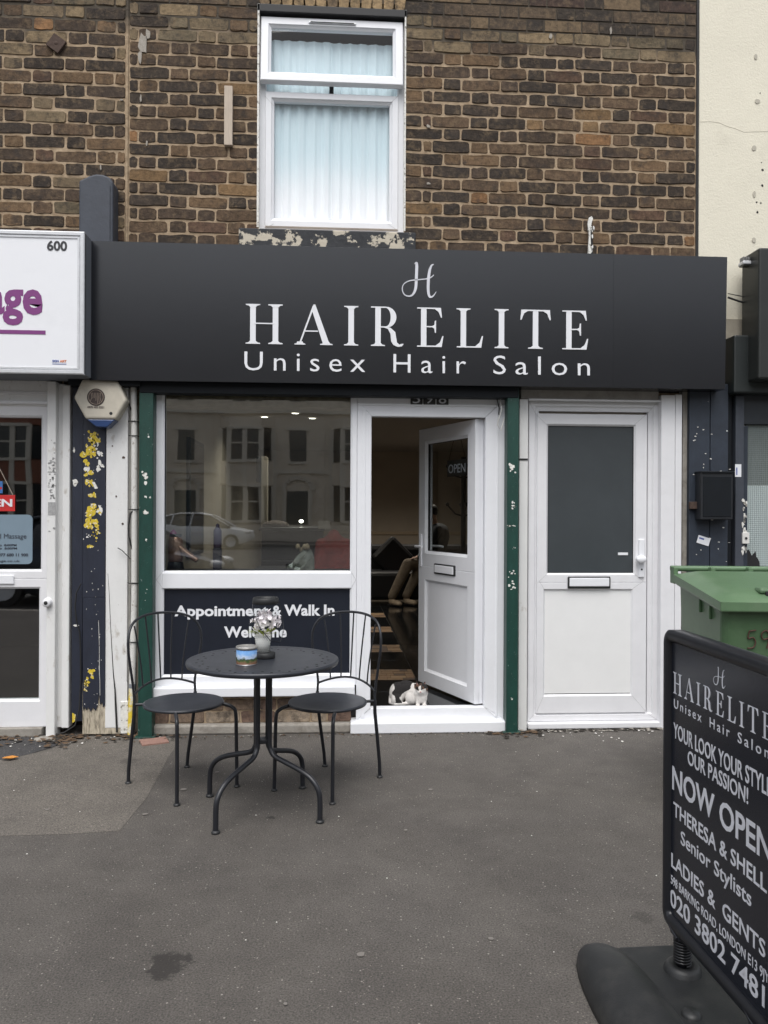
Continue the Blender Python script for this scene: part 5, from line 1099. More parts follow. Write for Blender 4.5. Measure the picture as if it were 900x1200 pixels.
# black sofa with pointed cushion, person
sf_y = 5.9
sofa = thing('sofa', 'black sofa seen through the open doorway', 'sofa', (0, 0, 0))
MB().box(.1, 2.1, sf_y, sf_y+.75, FZ+.05, FZ+.44, .05).build('seat', M_sofa, sofa); MB().box(.1, 2.1, sf_y+.65, sf_y+.92, FZ+.2, FZ+.80, .07).build('backrest', M_sofa, sofa); MB().box(.0, .18, sf_y-.02, sf_y+.9, FZ+.05, FZ+.62, .05).build('armrest', M_sofa, sofa)
q = at(459.5, 655, sf_y+.55); cu = MB().box(-.23, .23, -.08, .08, -.23, .23, .05).build('cushion', M_sofa, None, (q.x, sf_y+.5, at(459, 628, sf_y+.5).z-.31)); cu.rotation_euler = (rad(-8), rad(45), 0); tag(cu, 'black square cushion standing on its corner on the sofa', 'cushion')
fp = gd(457, 710, FZ); fx = fp.x; fy = fp.y
kz = FZ+.56
pk1 = at(478, 655, fy+.12); pk2 = at(492, 672, fy+.2)
pelv = Vector((pk1.x+.42, sf_y+.32, FZ+.54)); K1 = Vector((pk1.x, fy+.12, kz)); K2 = Vector((pk2.x+.02, fy+.28, kz-.04)); A1 = Vector((fx+.03, fy+.02, FZ+.10)); A2 = Vector((gd(473, 708, FZ).x+.03, fy+.10, FZ+.10))
chest = pelv+Vector((.06, .10, .40)); neck = chest+Vector((-.04, -.02, .18)); head = neck+Vector((-.06, -.03, .15))
mbp = MB(); H1 = pelv+Vector((-.02, -.10, 0)); H2 = pelv+Vector((.04, .06, 0))
capsule(mbp, pelv, chest, .14, .15); mbp.ell(chest+Vector((0, 0, .06)), (.15, .19, .12)); capsule(mbp, neck-Vector((0, 0, .06)), neck+Vector((-.02, 0, .06)), .055, .05); mbp.ell(head, (.085, .072, .11)); mbp.ell(head+Vector((-.075, -.03, -.02)), (.018, .014, .022)); mbp.ell(head+Vector((-.01, -.072, -.01)), (.014, .01, .024)); mbp.ell(head+Vector((-.01, .072, -.01)), (.014, .01, .024))
capsule(mbp, H1, K1, .085, .060); capsule(mbp, H2, K2, .085, .060); capsule(mbp, K1, A1, .055, .036); capsule(mbp, K2, A2, .055, .036)
for (sy, Kn) in ((-.2, K1), (.2, K2)):
    sh = chest+Vector((-.02, sy, .10)); el = chest+Vector((-.18, sy*1.15, -.18)); wr = Kn+Vector((.14, 0, .10)); capsule(mbp, sh, el, .05, .04); capsule(mbp, el, wr, .04, .028)
    pa = wr+Vector((-.06, 0, -.015)); mbp.ell((wr+pa)/2, (.05, .036, .016))
    for f in range(4): b0_ = pa+Vector((-.01, -.027+.018*f, 0)); capsule(mbp, b0_, b0_+Vector((-.045-.008*(f in (1, 2)), 0, -.02)), .009, .008, 8); capsule(mbp, b0_+Vector((-.045, 0, -.02)), b0_+Vector((-.068, 0, -.045)), .008, .007, 8)
    capsule(mbp, wr+Vector((-.02, -.03, 0)), wr+Vector((-.06, -.055, -.02)), .010, .008, 8)
person = remesh_obj(mbp, 'person', mat('skin', (.42, .26, .19), .55), .012, 2)
tag(person, 'seated person in khaki trousers and pale shoes on the black sofa', 'person')
M_khaki = mat('khaki_trousers', (.155, .125, .092), .85, var=.3, vs=9, bump=.012, bs=12)
mt = MB(); capsule(mt, pelv+Vector((0, 0, -.02)), pelv+Vector((-.02, .02, .08)), .165, .165); capsule(mt, H1, K1, .11, .082); capsule(mt, H2, K2, .11, .082)
capsule(mt, K1, A1+Vector((0, 0, .03)), .082, .060); capsule(mt, K2, A2+Vector((0, 0, .03)), .082, .060); remesh_obj(mt, 'trousers', M_khaki, .014, 2, person)
mj = MB(); capsule(mj, pelv+Vector((-.01, .02, .12)), chest, .165, .18); mj.ell(chest+Vector((0, 0, .06)), (.17, .215, .13))
for (sy, Kn) in ((-.2, K1), (.2, K2)): capsule(mj, chest+Vector((-.02, sy, .10)), chest+Vector((-.18, sy*1.15, -.18)), .068, .055); capsule(mj, chest+Vector((-.18, sy*1.15, -.18)), Kn+Vector((.16, 0, .10)), .055, .042)
remesh_obj(mj, 'jacket', mat('dark_jacket_cloth', (.02, .022, .03), .8, bump=.01, bs=14), .014, 2, person)
mh = MB(); mh.ell(head+Vector((.018, 0, .035)), (.088, .082, .095)); remesh_obj(mh, 'hair', mat('dark_hair', (.02, .015, .012), .6, bump=.004, bs=80), .012, 1, person)
M_shoe = mat('pale_shoe', (.42, .34, .25), .6, var=.2, vs=25)
for A_, yaw_ in ((A1, rad(-52)), (A2, rad(-48))):
    ms_ = MB(); ms_.ell((.0, 0, -.035), (.055, .042, .055)); ms_.ell((.09, 0, -.055), (.085, .044, .038)); ms_.ell((.14, 0, -.062), (.05, .042, .03)); capsule(ms_, (0, 0, -.03), (0, 0, .02), .043, .043)
    s_ = remesh_obj(ms_, 'shoe', M_shoe, .009, 2, person); s_.location = A_; s_.rotation_euler = (0, 0, yaw_)
    so2 = MB().ell((.06, 0, -.088), (.15, .048, .012)).build('sole', M_sofa, s_)
# coat stand behind the door glass
cx_ = at(543, 600, 1.5); cs = thing('coat_stand', 'black coat stand seen through the open door glass', 'coat stand', (cx_.x, 1.5, FZ))
MB().tube([(0, 0, 0.02), (0, 0, 1.75)], .022, 10).build('pole', M_black, cs)
for k in range(4): a = k*math.pi/2+.3; MB().tube([(0, 0, .12), (.12*math.cos(a), .12*math.sin(a), .10), (.24*math.cos(a), .24*math.sin(a), .015)], .012, 8).build('foot', M_black, cs)
for zh in (1.62, 1.30):
    for k in range(4): a = k*math.pi/2; MB().tube([(0, 0, zh-.05), (.07*math.cos(a), .07*math.sin(a), zh-.03), (.13*math.cos(a), .13*math.sin(a), zh+.04)], .008, 6).ell((.135*math.cos(a), .135*math.sin(a), zh+.05), (.016, .016, .016)).build('hook', M_black, cs)
# ============================================================ CAT
cp = gd(489, 829, FZ)
cat = thing('cat_dummy', None, None); bpy.data.objects.remove(cat)
mc = MB()
# local frame: x to the right in view, y away, z up; crouched, head low at the right
mc.ell((-.135, .045, .078), (.062, .058, .076)); mc.ell((-.075, .05, .098), (.08, .056, .066)); mc.ell((-.01, .03, .085), (.062, .055, .062)); mc.ell((.025, .0, .062), (.046, .046, .056))
mc.ell((-.035, .005, .05), (.05, .035, .05)); mc.ell((-.145, .0, .045), (.042, .026, .045)); mc.ell((-.12, -.01, .014), (.052, .017, .014)); mc.ell((-.06, .0, .016), (.035, .016, .016))
capsule(mc, (.005, -.03, .055), (.0, -.045, .015), .020, .014); capsule(mc, (.045, -.025, .055), (.048, -.042, .015), .020, .014); mc.ell((.0, -.056, .012), (.017, .022, .011)); mc.ell((.048, -.054, .012), (.017, .022, .011))
mc.ell((.030, -.030, .120), (.046, .041, .039)); mc.ell((.016, -.06, .106), (.020, .018, .015)); mc.ell((.012, -.05, .100), (.014, .012, .010)); mc.ell((.048, -.040, .107), (.018, .02, .018)); mc.ell((.026, -.010, .085), (.052, .046, .045)); mc.ell((.026, -.022, .055), (.046, .036, .04))
capsule(mc, (-.185, .06, .05), (-.19, .02, .018), .014, .013); capsule(mc, (-.19, .02, .018), (-.15, -.022, .012), .013, .010)
for ex, ey in ((-.002, -.018), (.052, -.012)):
    bmc = bmesh.new(); bmesh.ops.create_cone(bmc, cap_ends=True, segments=10, radius1=.016, radius2=.002, depth=.034); mc.addbm(bmc, Matrix.Translation((ex, ey, .154)) @ Matrix.Rotation(rad(14 if ex > .02 else -14), 4, 'Y') @ Matrix.Diagonal((1, .6, 1, 1)))
mcat = bpy.data.materials.new('cat_fur'); mcat.use_nodes = True; nn_ = mcat.node_tree.nodes; LL = mcat.node_tree.links; pb_ = nn_['Principled BSDF']; pb_.inputs['Roughness'].default_value = .9
vc = nn_.new('ShaderNodeVertexColor'); vc.layer_name = 'fur'; nz_ = nn_.new('ShaderNodeTexNoise'); nz_.inputs['Scale'].default_value = 160; nz_.inputs['Detail'].default_value = 5
mp_ = nn_.new('ShaderNodeMapRange'); mp_.inputs[3].default_value = .72; mp_.inputs[4].default_value = 1.2; LL.new(nz_.outputs[0], mp_.inputs[0]); mm_ = nn_.new('ShaderNodeMix'); mm_.data_type = 'RGBA'; mm_.blend_type = 'MULTIPLY'; mm_.inputs[0].default_value = 1
LL.new(vc.outputs[0], mm_.inputs[6]); LL.new(mp_.outputs[0], mm_.inputs[7]); LL.new(mm_.outputs[2], pb_.inputs['Base Color']); bb_ = nn_.new('ShaderNodeBump'); bb_.inputs['Distance'].default_value = .003; LL.new(nz_.outputs[0], bb_.inputs['Height']); LL.new(bb_.outputs[0], pb_.inputs['Normal'])
cat = remesh_obj(mc, 'cat', mcat, .0035, 2); cat.location = (cp.x+.004, cp.y+.055, FZ); cat.scale = (.93, .93, .96); 
tag(cat, 'small white and dark tabby cat crouching on the salon doorstep', 'cat')
ca = cat.data.color_attributes.new('fur', 'FLOAT_COLOR', 'POINT'); W_ = (.66, .63, .60); D_ = (.014, .012, .012); B_ = (.10, .055, .035)
for i, v in enumerate(cat.data.vertices):
    x, y, z = v.co; n1 = .012*math.sin(60*x+40*z)+.008*math.sin(90*z+30*y)
    c = W_
    n2 = .010*math.sin(37*x+61*z+23*y)+.006*math.sin(83*x-57*z)
    if x > -.165+n2 and x < -.03+n2 and z > .078+n2+max(0, x+.10)*.8: c = D_
    if -.160+n2 < x < -.112+n2 and z > .022: c = D_
    z -= .012
    if z > .104+n1*.4+.25*abs(x-.012) and x > -.02 and y < .02: c = B_ if math.sin(260*x+120*y) > -.2 else D_
    if x > .028 and z > .096 and y < .0 and y > -.062: c = B_ if z < .118 else D_
    if abs(x-.012) < .008 and y < -.055: c = W_
    ca.data[i].color = (*c, 1)
for ex in (.004, .040): MB().ell((ex, -.063+(.014 if ex > .02 else 0), .120), (.006, .005, .005)).build('eye', mat('cat_eye', (.02, .03, .01), .1), cat)
MB().ell((.016, -.078, .109), (.005, .004, .004)).build('nose', mat('cat_nose', (.40, .16, .15), .5), cat)
for ex, ey, s_ in ((-.002, -.024, -14), (.052, -.018, 14)):
    e_ = MB().prism([(-.009, -.012), (.009, -.012), (0, .012)], -.001, .001).build('inner_ear', mat('inner_ear_pink', (.34, .19, .17), .7), cat, (ex, ey-.004, .153)); e_.rotation_euler = (rad(8), rad(s_), 0)
mc = MB()
for s_ in (-1, 1):
    for k in range(3): mc.tube([(.016+s_*.010, -.072, .106), (.016+s_*.045, -.072, .106+(k-1)*.012)], .0006, 3)
mc.build('whiskers', M_letter, cat)

# ============================================================ TABLE
tc = Vector((-.336, -1.305, 0)); tb = thing('bistro_table', 'round dark grey metal bistro table with four curved legs', 'table', tc, rad(12))
TH = .718; R_t = .360
MB().lathe([(0, TH-.006), (R_t-.03, TH-.006), (R_t-.018, TH-.003), (R_t-.008, TH), (R_t-.001, TH-.003), (R_t, TH-.010), (R_t-.003, TH-.022), (R_t-.010, TH-.024), (R_t-.014, TH-.014), (0, TH-.012)], n=96).build('tabletop', M_tabletop, tb)
mb = MB()
for k in range(24):
    for q_, rr_ in ((0, .31), (.5, .285)):
        a = 2*math.pi*(k+q_)/24; mb.lathe([(0, .0006), (.0065, .0006), (.0065, -.001)], (rr_*math.cos(a), rr_*math.sin(a), TH-.006), 8)
stuff(mb.build('punched_dots', mat('dot_hole', (.008, .008, .009), .8), tb))
for k in range(4):
    a = rad(45+90*k)-rad(0); ca_, sa_ = math.cos(a), math.sin(a)
    pr_ = [(.040, TH-.015), (.040, .40), (.040, .315), (.050, .285), (.075, .262), (.14, .243), (.22, .220), (.275, .195), (.312, .160), (.328, .115), (.330, .012)]
    q_ = catmull([(x, z) for x, z in pr_], 5)
    lg = MB().tube([(p.x*ca_, p.x*sa_, p.y) for p in q_], .0125, 12).build('leg', M_black, tb)
    MB().lathe([(0, 0), (.019, 0), (.020, .006), (.015, .014), (.0, .014)], (.330*ca_, .330*sa_, 0), 16).build('foot_cap', M_blackplastic, lg)
MB().box(-.030, .030, -.030, .030, .318, .338, .003).build('leg_clamp', M_black, tb)
MB().lathe([(0, TH-.022), (.10, TH-.022), (.10, TH-.012)], n=24).build('under_plate', M_black, tb)
# ============================================================ CHAIRS
def make_chair(lab):
    t = thing('bistro_chair', lab, 'chair', (0, 0, 0), 0, 'curved-wire bistro chairs at the round table')
    SZ = .435; R1 = .205
    MB().lathe([(0, SZ-.004), (R1*.6, SZ-.003), (R1-.012, SZ+.0), (R1-.002, SZ-.001), (R1, SZ-.006), (R1-.003, SZ-.014), (R1-.010, SZ-.015), (0, SZ-.010)], n=64, sy=1.0).build('seat', M_tabletop, t)
    for s_ in (-1, 1):
        q_ = catmull([(.12, SZ-.012), (.150, SZ-.014), (.170, SZ-.028), (.178, SZ-.06), (.180, SZ-.2), (.182, .01)], 5)
        f_ = (s_*.72, -.69)
        lg = MB().tube([(s_*p.x*.98, -.06-(p.x-.10)*1.9, p.y) for p in q_], .0095, 10).build('leg', M_black, t)
        e = (s_*.182*.98, -.06-.082*1.9); MB().lathe([(0, 0), (.016, 0), (.017, .005), (.012, .012), (0, .012)], (e[0], e[1], 0), 14).build('foot_cap', M_blackplastic, lg)
        q_ = [(s_*.178, .235, .005), (s_*.180, .228, .08), (s_*.183, .200, .22), (s_*.184, .172, .36), (s_*.184, .168, .43)]
        q3 = [Vector(q_[0])]+[Vector(v) for v in q_[1:]]
        lg = MB().tube(q3, .0095, 10).build('leg', M_black, t)
        MB().lathe([(0, 0), (.016, 0), (.017, .005), (.012, .012), (0, .012)], (s_*.178, .235, 0), 14).build('foot_cap', M_blackplastic, lg)
        MB().tube([(s_*.184, .168, SZ-.012), (s_*.150, .13, SZ-.010), (s_*.10, .10, SZ-.014)], .008, 8).build('seat_bracket', M_black, t)
    # back hoop: curved in plan (wraps round the sitter), wide at shoulder height, domed top
    def plan(x): return .168+.055*(1-(x/.24)**2) if abs(x) < .24 else .168
    hoop = [(-.184, .43), (-.186, .50), (-.203, .60), (-.220, .70), (-.216, .775), (-.182, .832), (-.11, .862), (0, .872), (.11, .862), (.182, .832), (.216, .775), (.220, .70), (.203, .60), (.186, .50), (.184, .43)]
    hq = catmull(hoop, 4); hp3 = [(p.x, plan(p.x)-.03*(abs(p.x)/.24)**2+.06*max(0, p.y-.45), p.y) for p in hq]
    hp3[0] = (-.184, .168, .43); hp3[-1] = (.184, .168, .43)
    hp3 = [(x, y if 2 < i < len(hp3)-3 else y*.5+.084, z) for i, (x, y, z) in enumerate(hp3)]
    MB().tube(hp3, .0068, 10).build('back_hoop', M_black, t)
    low = [(x/10*.186, .168+.05*(1-(x/10)**2), .475+.045*(1-(x/10)**2)) for x in range(-10, 11)]; MB().tube(low, .0058, 8).build('lower_rail', M_black, t)
    for k in range(5):
        u = (k-2)/2; xb2 = u*.118; xt = u*.165; zb2 = .475+.045*(1-(xb2/.186)**2); yb2 = .168+.05*(1-(xb2/.186)**2)
        zt2 = .872-.05*(abs(u)**2.5); yt2 = plan(xt)-.03*(abs(xt)/.24)**2+.06*(zt2-.45)
        pts = [(xb2+(xt-xb2)*(t_**1.4), yb2+(yt2-yb2)*t_, zb2+(zt2-zb2)*t_) for t_ in [i/6 for i in range(7)]]; MB().tube(pts, .0042, 7).build('back_spindle', M_black, t)
    return t
def copy_tree(o, parent=None):
    c = o.copy(); COL.objects.link(c); c.parent = parent
    for ch in list(o.children): copy_tree(ch, c)
    return c
ch1 = make_chair('bistro chair at the left of the round table, in front of the green rail'); 
ch2 = copy_tree(ch1); ch2['label'] = 'bistro chair at the right of the round table, in front of the open doorway'
ch1.location = (-.773, -.96, 0); ch1.rotation_euler = (0, 0, rad(44)); ch2.location = (-.03, -.98, 0); ch2.rotation_euler = (0, 0, rad(-34))
# ============================================================ ON THE TABLE
tz = TH-.0055
lp = gd(311, 771, tz); ln = thing('lantern', 'clear glass lantern with black ring and base holding a white potted flower', 'lantern', (lp.x, lp.y, tz))
MB().lathe([(0, 0), (.045, 0), (.047, .004), (.047, .026), (.040, .030), (0, .030)], n=28).build('base', M_blackplastic, ln)
MB().lathe([(.040, .030), (.058, .05), (.076, .085), (.083, .125), (.080, .165), (.068, .205), (.056, .24), (.052, .27)], n=40).build('glass_jar', M_glass_thin, ln)
MB().lathe([(.052, .262), (.060, .262), (.063, .272), (.062, .288), (.058, .293), (.051, .288), (.052, .262)], n=36).build('rim_ring', M_blackplastic, ln)
MB().tube([(-.062, 0, .275), (-.058, -.04, .235), (-.02, -.088, .16), (.03, -.095, .10), (.075, -.06, .085), (.088, .0, .13), (.080, .02, .2), (.064, .0, .275)], .0018, 6).build('wire_handle', M_black, ln)
fpz = thing('flower_pot', 'small white latticed pot of white flowers inside the lantern', 'flower pot', (lp.x-.012, lp.y, tz+.031))
mbp_ = MB().lathe([(0, 0), (.030, 0), (.041, .082), (.038, .082), (.030, .07), (0, .07)], n=28); mbp_.build('pot', mat('white_ceramic_lattice', (.80, .79, .76), .5), fpz)
mb = MB(); 
for j in range(9):
    for k in range(22):
        a = 2*math.pi*(k+.5*(j % 2))/22; z = .007+.0085*j; r_ = .030+.011*z/.082+.0003; v = Vector((r_*math.cos(a), r_*math.sin(a), z)); mb.ell(v, (.0018, .0018, .0024), None, 6, 4)
stuff(mb.build('lattice_hole', mat('lattice_grey', (.09, .09, .08), .8), fpz))
rr = random.Random(12); M_pet = mat('white_petal', (.84, .79, .81), .8, var=.10, vs=60); M_leafg = mat('yellow_green_leaf', (.30, .34, .06), .6, var=.3, vs=50)
def floret(mb, c, r_, n, nrm):
    z = nrm.normalized(); xx = z.cross(Vector((.3, .2, .9))).normalized(); yy = z.cross(xx)
    for k in range(n):
        a = 2*math.pi*k/n+rr.uniform(-.2, .2); d = xx*math.cos(a)+yy*math.sin(a); s_ = z.cross(d)*r_*.45
        mb.add([c, c+d*r_*.6+s_+z*r_*.2, c+d*r_*1.05+z*r_*.35, c+d*r_*.6-s_+z*r_*.2], [(0, 1, 2, 3)])
fl1 = MB()
for k in range(130):
    d = Vector((rr.gauss(0, 1), rr.gauss(0, 1), rr.gauss(.2, 1))).normalized(); c = Vector((.012, 0, .145))+Vector((d.x*.070, d.y*.055, d.z*.055))*rr.uniform(.45, 1.05); floret(fl1, c, .012, 5, (d+Vector((rr.gauss(0, .5), rr.gauss(0, .5), rr.gauss(0, .5)))))
stuff(fl1.build('blossom', M_pet, fpz))
fl2 = MB()
for k in range(26):
    a = rr.uniform(0, 6.28); c = Vector((.03*math.cos(a), .03*math.sin(a), .088)); d = Vector((math.cos(a), math.sin(a), rr.uniform(.1, .8))).normalized(); s_ = d.cross(Vector((0, 0, 1)))*.011
    fl2.add([c, c+d*.022+s_, c+d*.048, c+d*.022-s_], [(0, 1, 2, 3)])
stuff(fl2.build('leaves', M_leafg, fpz)); MB().tube([(0, 0, .07), (.004, 0, .10), (.01, 0, .14)], .003, 5).build('stem', M_leafg, fpz)
kp = gd(289, 778, tz); cdl = thing('candle_jar', 'squat candle tin printed with a blue-sky landscape, on the table', 'candle', (kp.x, kp.y, tz))
m = bpy.data.materials.new('landscape_print'); m.use_nodes = True; n = m.node_tree.nodes; L = m.node_tree.links; tcx = n.new('ShaderNodeTexCoord'); sp = n.new('ShaderNodeSeparateXYZ'); L.new(tcx.outputs['Object'], sp.inputs[0])
nz_ = n.new('ShaderNodeTexNoise'); nz_.inputs['Scale'].default_value = 55; nz_.inputs['Detail'].default_value = 5; L.new(tcx.outputs['Object'], nz_.inputs['Vector'])
ma = n.new('ShaderNodeMath'); ma.operation = 'MULTIPLY_ADD'; L.new(nz_.outputs[0], ma.inputs[0]); ma.inputs[1].default_value = .035; L.new(sp.outputs[2], ma.inputs[2]); mr_ = n.new('ShaderNodeMapRange'); mr_.inputs[1].default_value = .010; mr_.inputs[2].default_value = .095; L.new(ma.outputs[0], mr_.inputs[0])
cr = n.new('ShaderNodeValToRGB'); e = cr.color_ramp.elements; e[0].color = (.30, .12, .06, 1); e[0].position = .05; e[1].position = 1; e[1].color = (.12, .30, .65, 1)
for p_, c_ in ((.22, (.40, .22, .14)), (.34, (.10, .16, .05)), (.42, (.06, .09, .05)), (.5, (.55, .65, .80)), (.7, (.22, .42, .75))): e.new(p_).color = (*c_, 1)
L.new(mr_.outputs[0], cr.inputs[0]); L.new(cr.outputs[0], n['Principled BSDF'].inputs['Base Color']); n['Principled BSDF'].inputs['Roughness'].default_value = .25; M_land = m
MB().lathe([(0, 0), (.045, 0), (.048, .003), (.048, .070), (.046, .073)], n=36).build('jar', M_land, cdl); MB().lathe([(.0478, .070), (.0495, .070), (.0495, .082), (.047, .084), (.043, .080), (0, .078)], n=36).build('lid', mat('worn_silver_lid', (.45, .44, .42), .35, metal=.7, var=.4, vs=60), cdl)
MB().lathe([(.0482, .0), (.0492, .0), (.0492, .004), (.0482, .004)], n=36).build('foot_rim', M_steel, cdl)

# ============================================================ PAVEMENT SWING SIGN
sb = thing('pavement_sign', 'black swing pavement sign with white salon lettering, standing front right', 'sign', (1.022, -2.719, 0), rad(-88.45))
BW, z0, z1 = .60, .165, 1.065
def rrect(x0, x1, z0, z1, r, n=6): return arc(x1-r, z1-r, r, r, 0, 90, n)+arc(x0+r, z1-r, r, r, 90, 180, n)+arc(x0+r, z0+r, r, r, 180, 270, n)+arc(x1-r, z0+r, r, r, 270, 360, n)
mb = MB(); O = [(0, .028, .035), (0, .0, .035), (.004, -.006, .035), (.012, -.010, .03), (.026, -.009, .02), (.034, -.002, .014), (.036, .006, .012), (.036, .034, .012), (.034, .042, .014), (.026, .049, .02), (.012, .05, .03), (.004, .046, .035), (0, .04, .035), (0, .028, .035)]
R_ = []
for d, y, r in O: R_.append([(px, y, pz) for px, pz in rrect(d, BW-d, z0+d, z1-d, r)])
nn = len(R_[0]); mb.add([v for r in R_ for v in r], [(i*nn+k, i*nn+(k+1) % nn, (i+1)*nn+(k+1) % nn, (i+1)*nn+k) for i in range(len(R_)-1) for k in range(nn)], True); mb.build('frame', M_blackframe, sb)
MB().box(.03, BW-.03, .006, .034, z0+.03, z1-.03).build('panel', mat('poster_black', (.013, .015, .022), .22, spec=.6, bump=.0012, bs=3, var=.1, vs=2), sb)
fy_ = .0055
def bt(body, a, b_, zb, cap, bold=.012, m_=M_letter_grey, sp=1.0): return fit_text('lettering', body, a, b_, zb, cap, fy_, m_, sb, bold, sp, .0006)
serif_word('lettering', 'HAIRELITE', .046, .566, .876, .064, fy_, M_letter_grey, sb, .0006, gap=.245)
logo_H('lettering', .287, .955, .062, .05, fy_, M_letter_grey, sb, None, .0006)
bt('Unisex', .052, .222, .832, .027, .004, sp=1.4); bt('Hair', .268, .372, .832, .027, .004, sp=1.4); bt('Salon', .412, .552, .832, .027, .004, sp=1.4)
bt('YOUR LOOK YOUR STYLE', .050, .562, .742, .045); bt('OUR PASSION!', .141, .462, .690, .041)
bt('NOW OPEN', .043, .566, .583, .071, .018); bt('THERESA & SHELL', .052, .545, .506, .042); bt('Senior Stylists', .100, .478, .440, .040, .008)
bt('LADIES &  GENTS', .039, .540, .346, .042); bt('598 BARKING ROAD, LONDON E13 9JY', .037, .556, .294, .026, .004); bt('020 3802 7481', .032, .538, .226, .052, .014)
# sprung feet and moulded base
for s_ in (.085, .515):
    mb = MB(); pts = []
    for i in range(9*14+1): a = 2*math.pi*i/14; pts.append((s_+.024*math.cos(a), .02+.024*math.sin(a), .078+i/(9*14)*.075))
    mb.tube(pts, .0036, 6); mb.build('spring', M_steel if False else mat('dark_spring_steel', (.05, .05, .052), .3, metal=.8), sb)
    MB().lathe([(.0, .06), (.017, .06), (.017, .172), (0, .172)], n=14).build('spring_core', M_black, sb, (s_, .02, 0))
    MB().lathe([(.058, .045), (.052, .066), (.046, .074), (.034, .077), (.030, .070), (0, .070)], n=28).build('spring_cup', M_blackplastic, sb, (s_, .02, 0))
    MB().box(s_-.03, s_+.03, -.006, .046, .155, .170, .003).build('bracket', M_black, sb)
    MB().tube([(s_-.05, -.004, .185), (s_-.02, -.006, .172), (s_+.02, -.006, .160)], .006, 8).build('clamp_lever', M_black, sb)
mb = MB()
def lobe(mb, c, hx, hy, h, p=2.6):
    n, m_ = 28, 10; vs = []; fs = []
    for j in range(m_+1):
        ph = math.pi/2*j/m_; zz = h*(math.sin(ph))**(2/p); k = max(math.cos(ph), 0)**(2/p)
        for i in range(n):
            t = 2*math.pi*i/n; cx = abs(math.cos(t))**(2/2.6)*(1 if math.cos(t) > 0 else -1); cy = abs(math.sin(t))**(2/2.6)*(1 if math.sin(t) > 0 else -1)
            vs.append((c[0]+hx*k*cx, c[1]+hy*k*cy, c[2]+zz))
    for j in range(m_):
        for i in range(n): fs.append((j*n+i, j*n+(i+1) % n, (j+1)*n+(i+1) % n, (j+1)*n+i))
    fs.append(tuple(range(n))[::-1]); mb.add(vs, fs, True)
lobe(mb, (.30, -.185, 0), .43, .105, .105, 2.3); lobe(mb, (.30, .225, 0), .43, .105, .105, 2.3); mb.build('water_tank', M_blackplastic, sb)
o = MB().box(-.06, .66, -.13, .17, .02, .055, .012).build('base_plate', M_blackplastic, sb)
for s_ in (.29, ): MB().lathe([(.0, .068), (.022, .066), (.027, .058), (.028, .05)], n=16, sx=1).build('filler_cap', M_blackplastic, sb, (s_, -.055, 0))

# ============================================================ GREEN WHEELIE BIN
bn = thing('wheelie_bin', 'green wheelie bin with 598 written on its front, behind the black pavement sign', 'bin', (1.69, -1.75, 0), rad(-7.5))
W_, Dp = .585, .66
def loft(mb, secs, cap=True):
    n = len(secs[0]); vs = [v for s in secs for v in s]; fs = [(i*n+k, i*n+(k+1) % n, (i+1)*n+(k+1) % n, (i+1)*n+k) for i in range(len(secs)-1) for k in range(n)]
    if cap: fs += [tuple(range(n))[::-1], tuple(range((len(secs)-1)*n, len(secs)*n))]
    mb.add(vs, fs)
def rr_xy(x0, x1, y0, y1, r, z): return [(px, py, z) for px, py in rrect(x0, x1, y0, y1, r, 4)]
mb = MB(); loft(mb, [rr_xy(.045, W_-.045, .12, Dp-.02, .04, .06), rr_xy(.03, W_-.03, .07, Dp-.01, .04, .35), rr_xy(.014, W_-.014, .018, Dp, .035, .90), rr_xy(.012, W_-.012, .014, Dp, .035, .925)]); mb.build('body', M_bin, bn)
mb = MB(); loft(mb, [rr_xy(.0, W_, 0, Dp+.02, .035, .922), rr_xy(-.004, W_+.004, -.004, Dp+.02, .035, .926), rr_xy(-.004, W_+.004, -.004, Dp+.02, .035, .962), rr_xy(.002, W_-.002, .002, Dp+.02, .035, .968)]); mb.build('rim', M_bin, bn)
# lid: slab sloping up to the hinge, with raised dome
def lidz(y): return .970+.06*y/Dp
mb = MB(); secs = []
N = 14
prof = [(-.025, -.045, -.010), (-.028, -.040, .0), (-.024, -.012, .006)]
vs = []; ny = 12; nx = 12
lid = []
for j in range(ny+1):
    y = -.026+(Dp+.055)*j/ny; row = []
    for i in range(nx+1):
        x = -.012+(W_+.024)*i/nx; u = min(1, min(i, nx-i)/2.0); v = min(1, min(j, ny-j)/2.0); dm = .032*(u*v)**.6
        row.append((x, y, lidz(y)+dm-.0))
    lid.append(row)
flat = [p for r in lid for p in r]; fs = [(j*(nx+1)+i, j*(nx+1)+i+1, (j+1)*(nx+1)+i+1, (j+1)*(nx+1)+i) for j in range(ny) for i in range(nx)]
mb.add(flat, fs, True)
per = [(j, 0) for j in range(ny+1)]+[(ny, i) for i in range(1, nx+1)]+[(j, nx) for j in range(ny-1, -1, -1)]+[(0, i) for i in range(nx-1, 0, -1)]
top = [lid[j][i] for j, i in per]; bot = [(x, y, z-.040) for x, y, z in top]; n_ = len(per)
mb.add(top+bot, [(k, (k+1) % n_, n_+(k+1) % n_, n_+k) for k in range(n_)]+[tuple(range(n_, 2*n_))])
lo_ = mb.build('lid', M_binlid, bn); shade_bevel(lo_, .006, 2)
MB().box(W_*.30, W_*.72, .03, .10, lidz(.06)+.022, lidz(.06)+.046, .010).build('lid_grip', M_binlid, lo_); MB().box(W_*.34, W_*.68, .022, .034, lidz(.03)+.014, lidz(.03)+.036, .004).build('grip_recess', M_dark, lo_)
MB().tube([(-.012, Dp+.055, lidz(.7)+.022), (W_+.012, Dp+.055, lidz(.7)+.022)], .014, 12).build('handle_bar', M_binlid, bn)
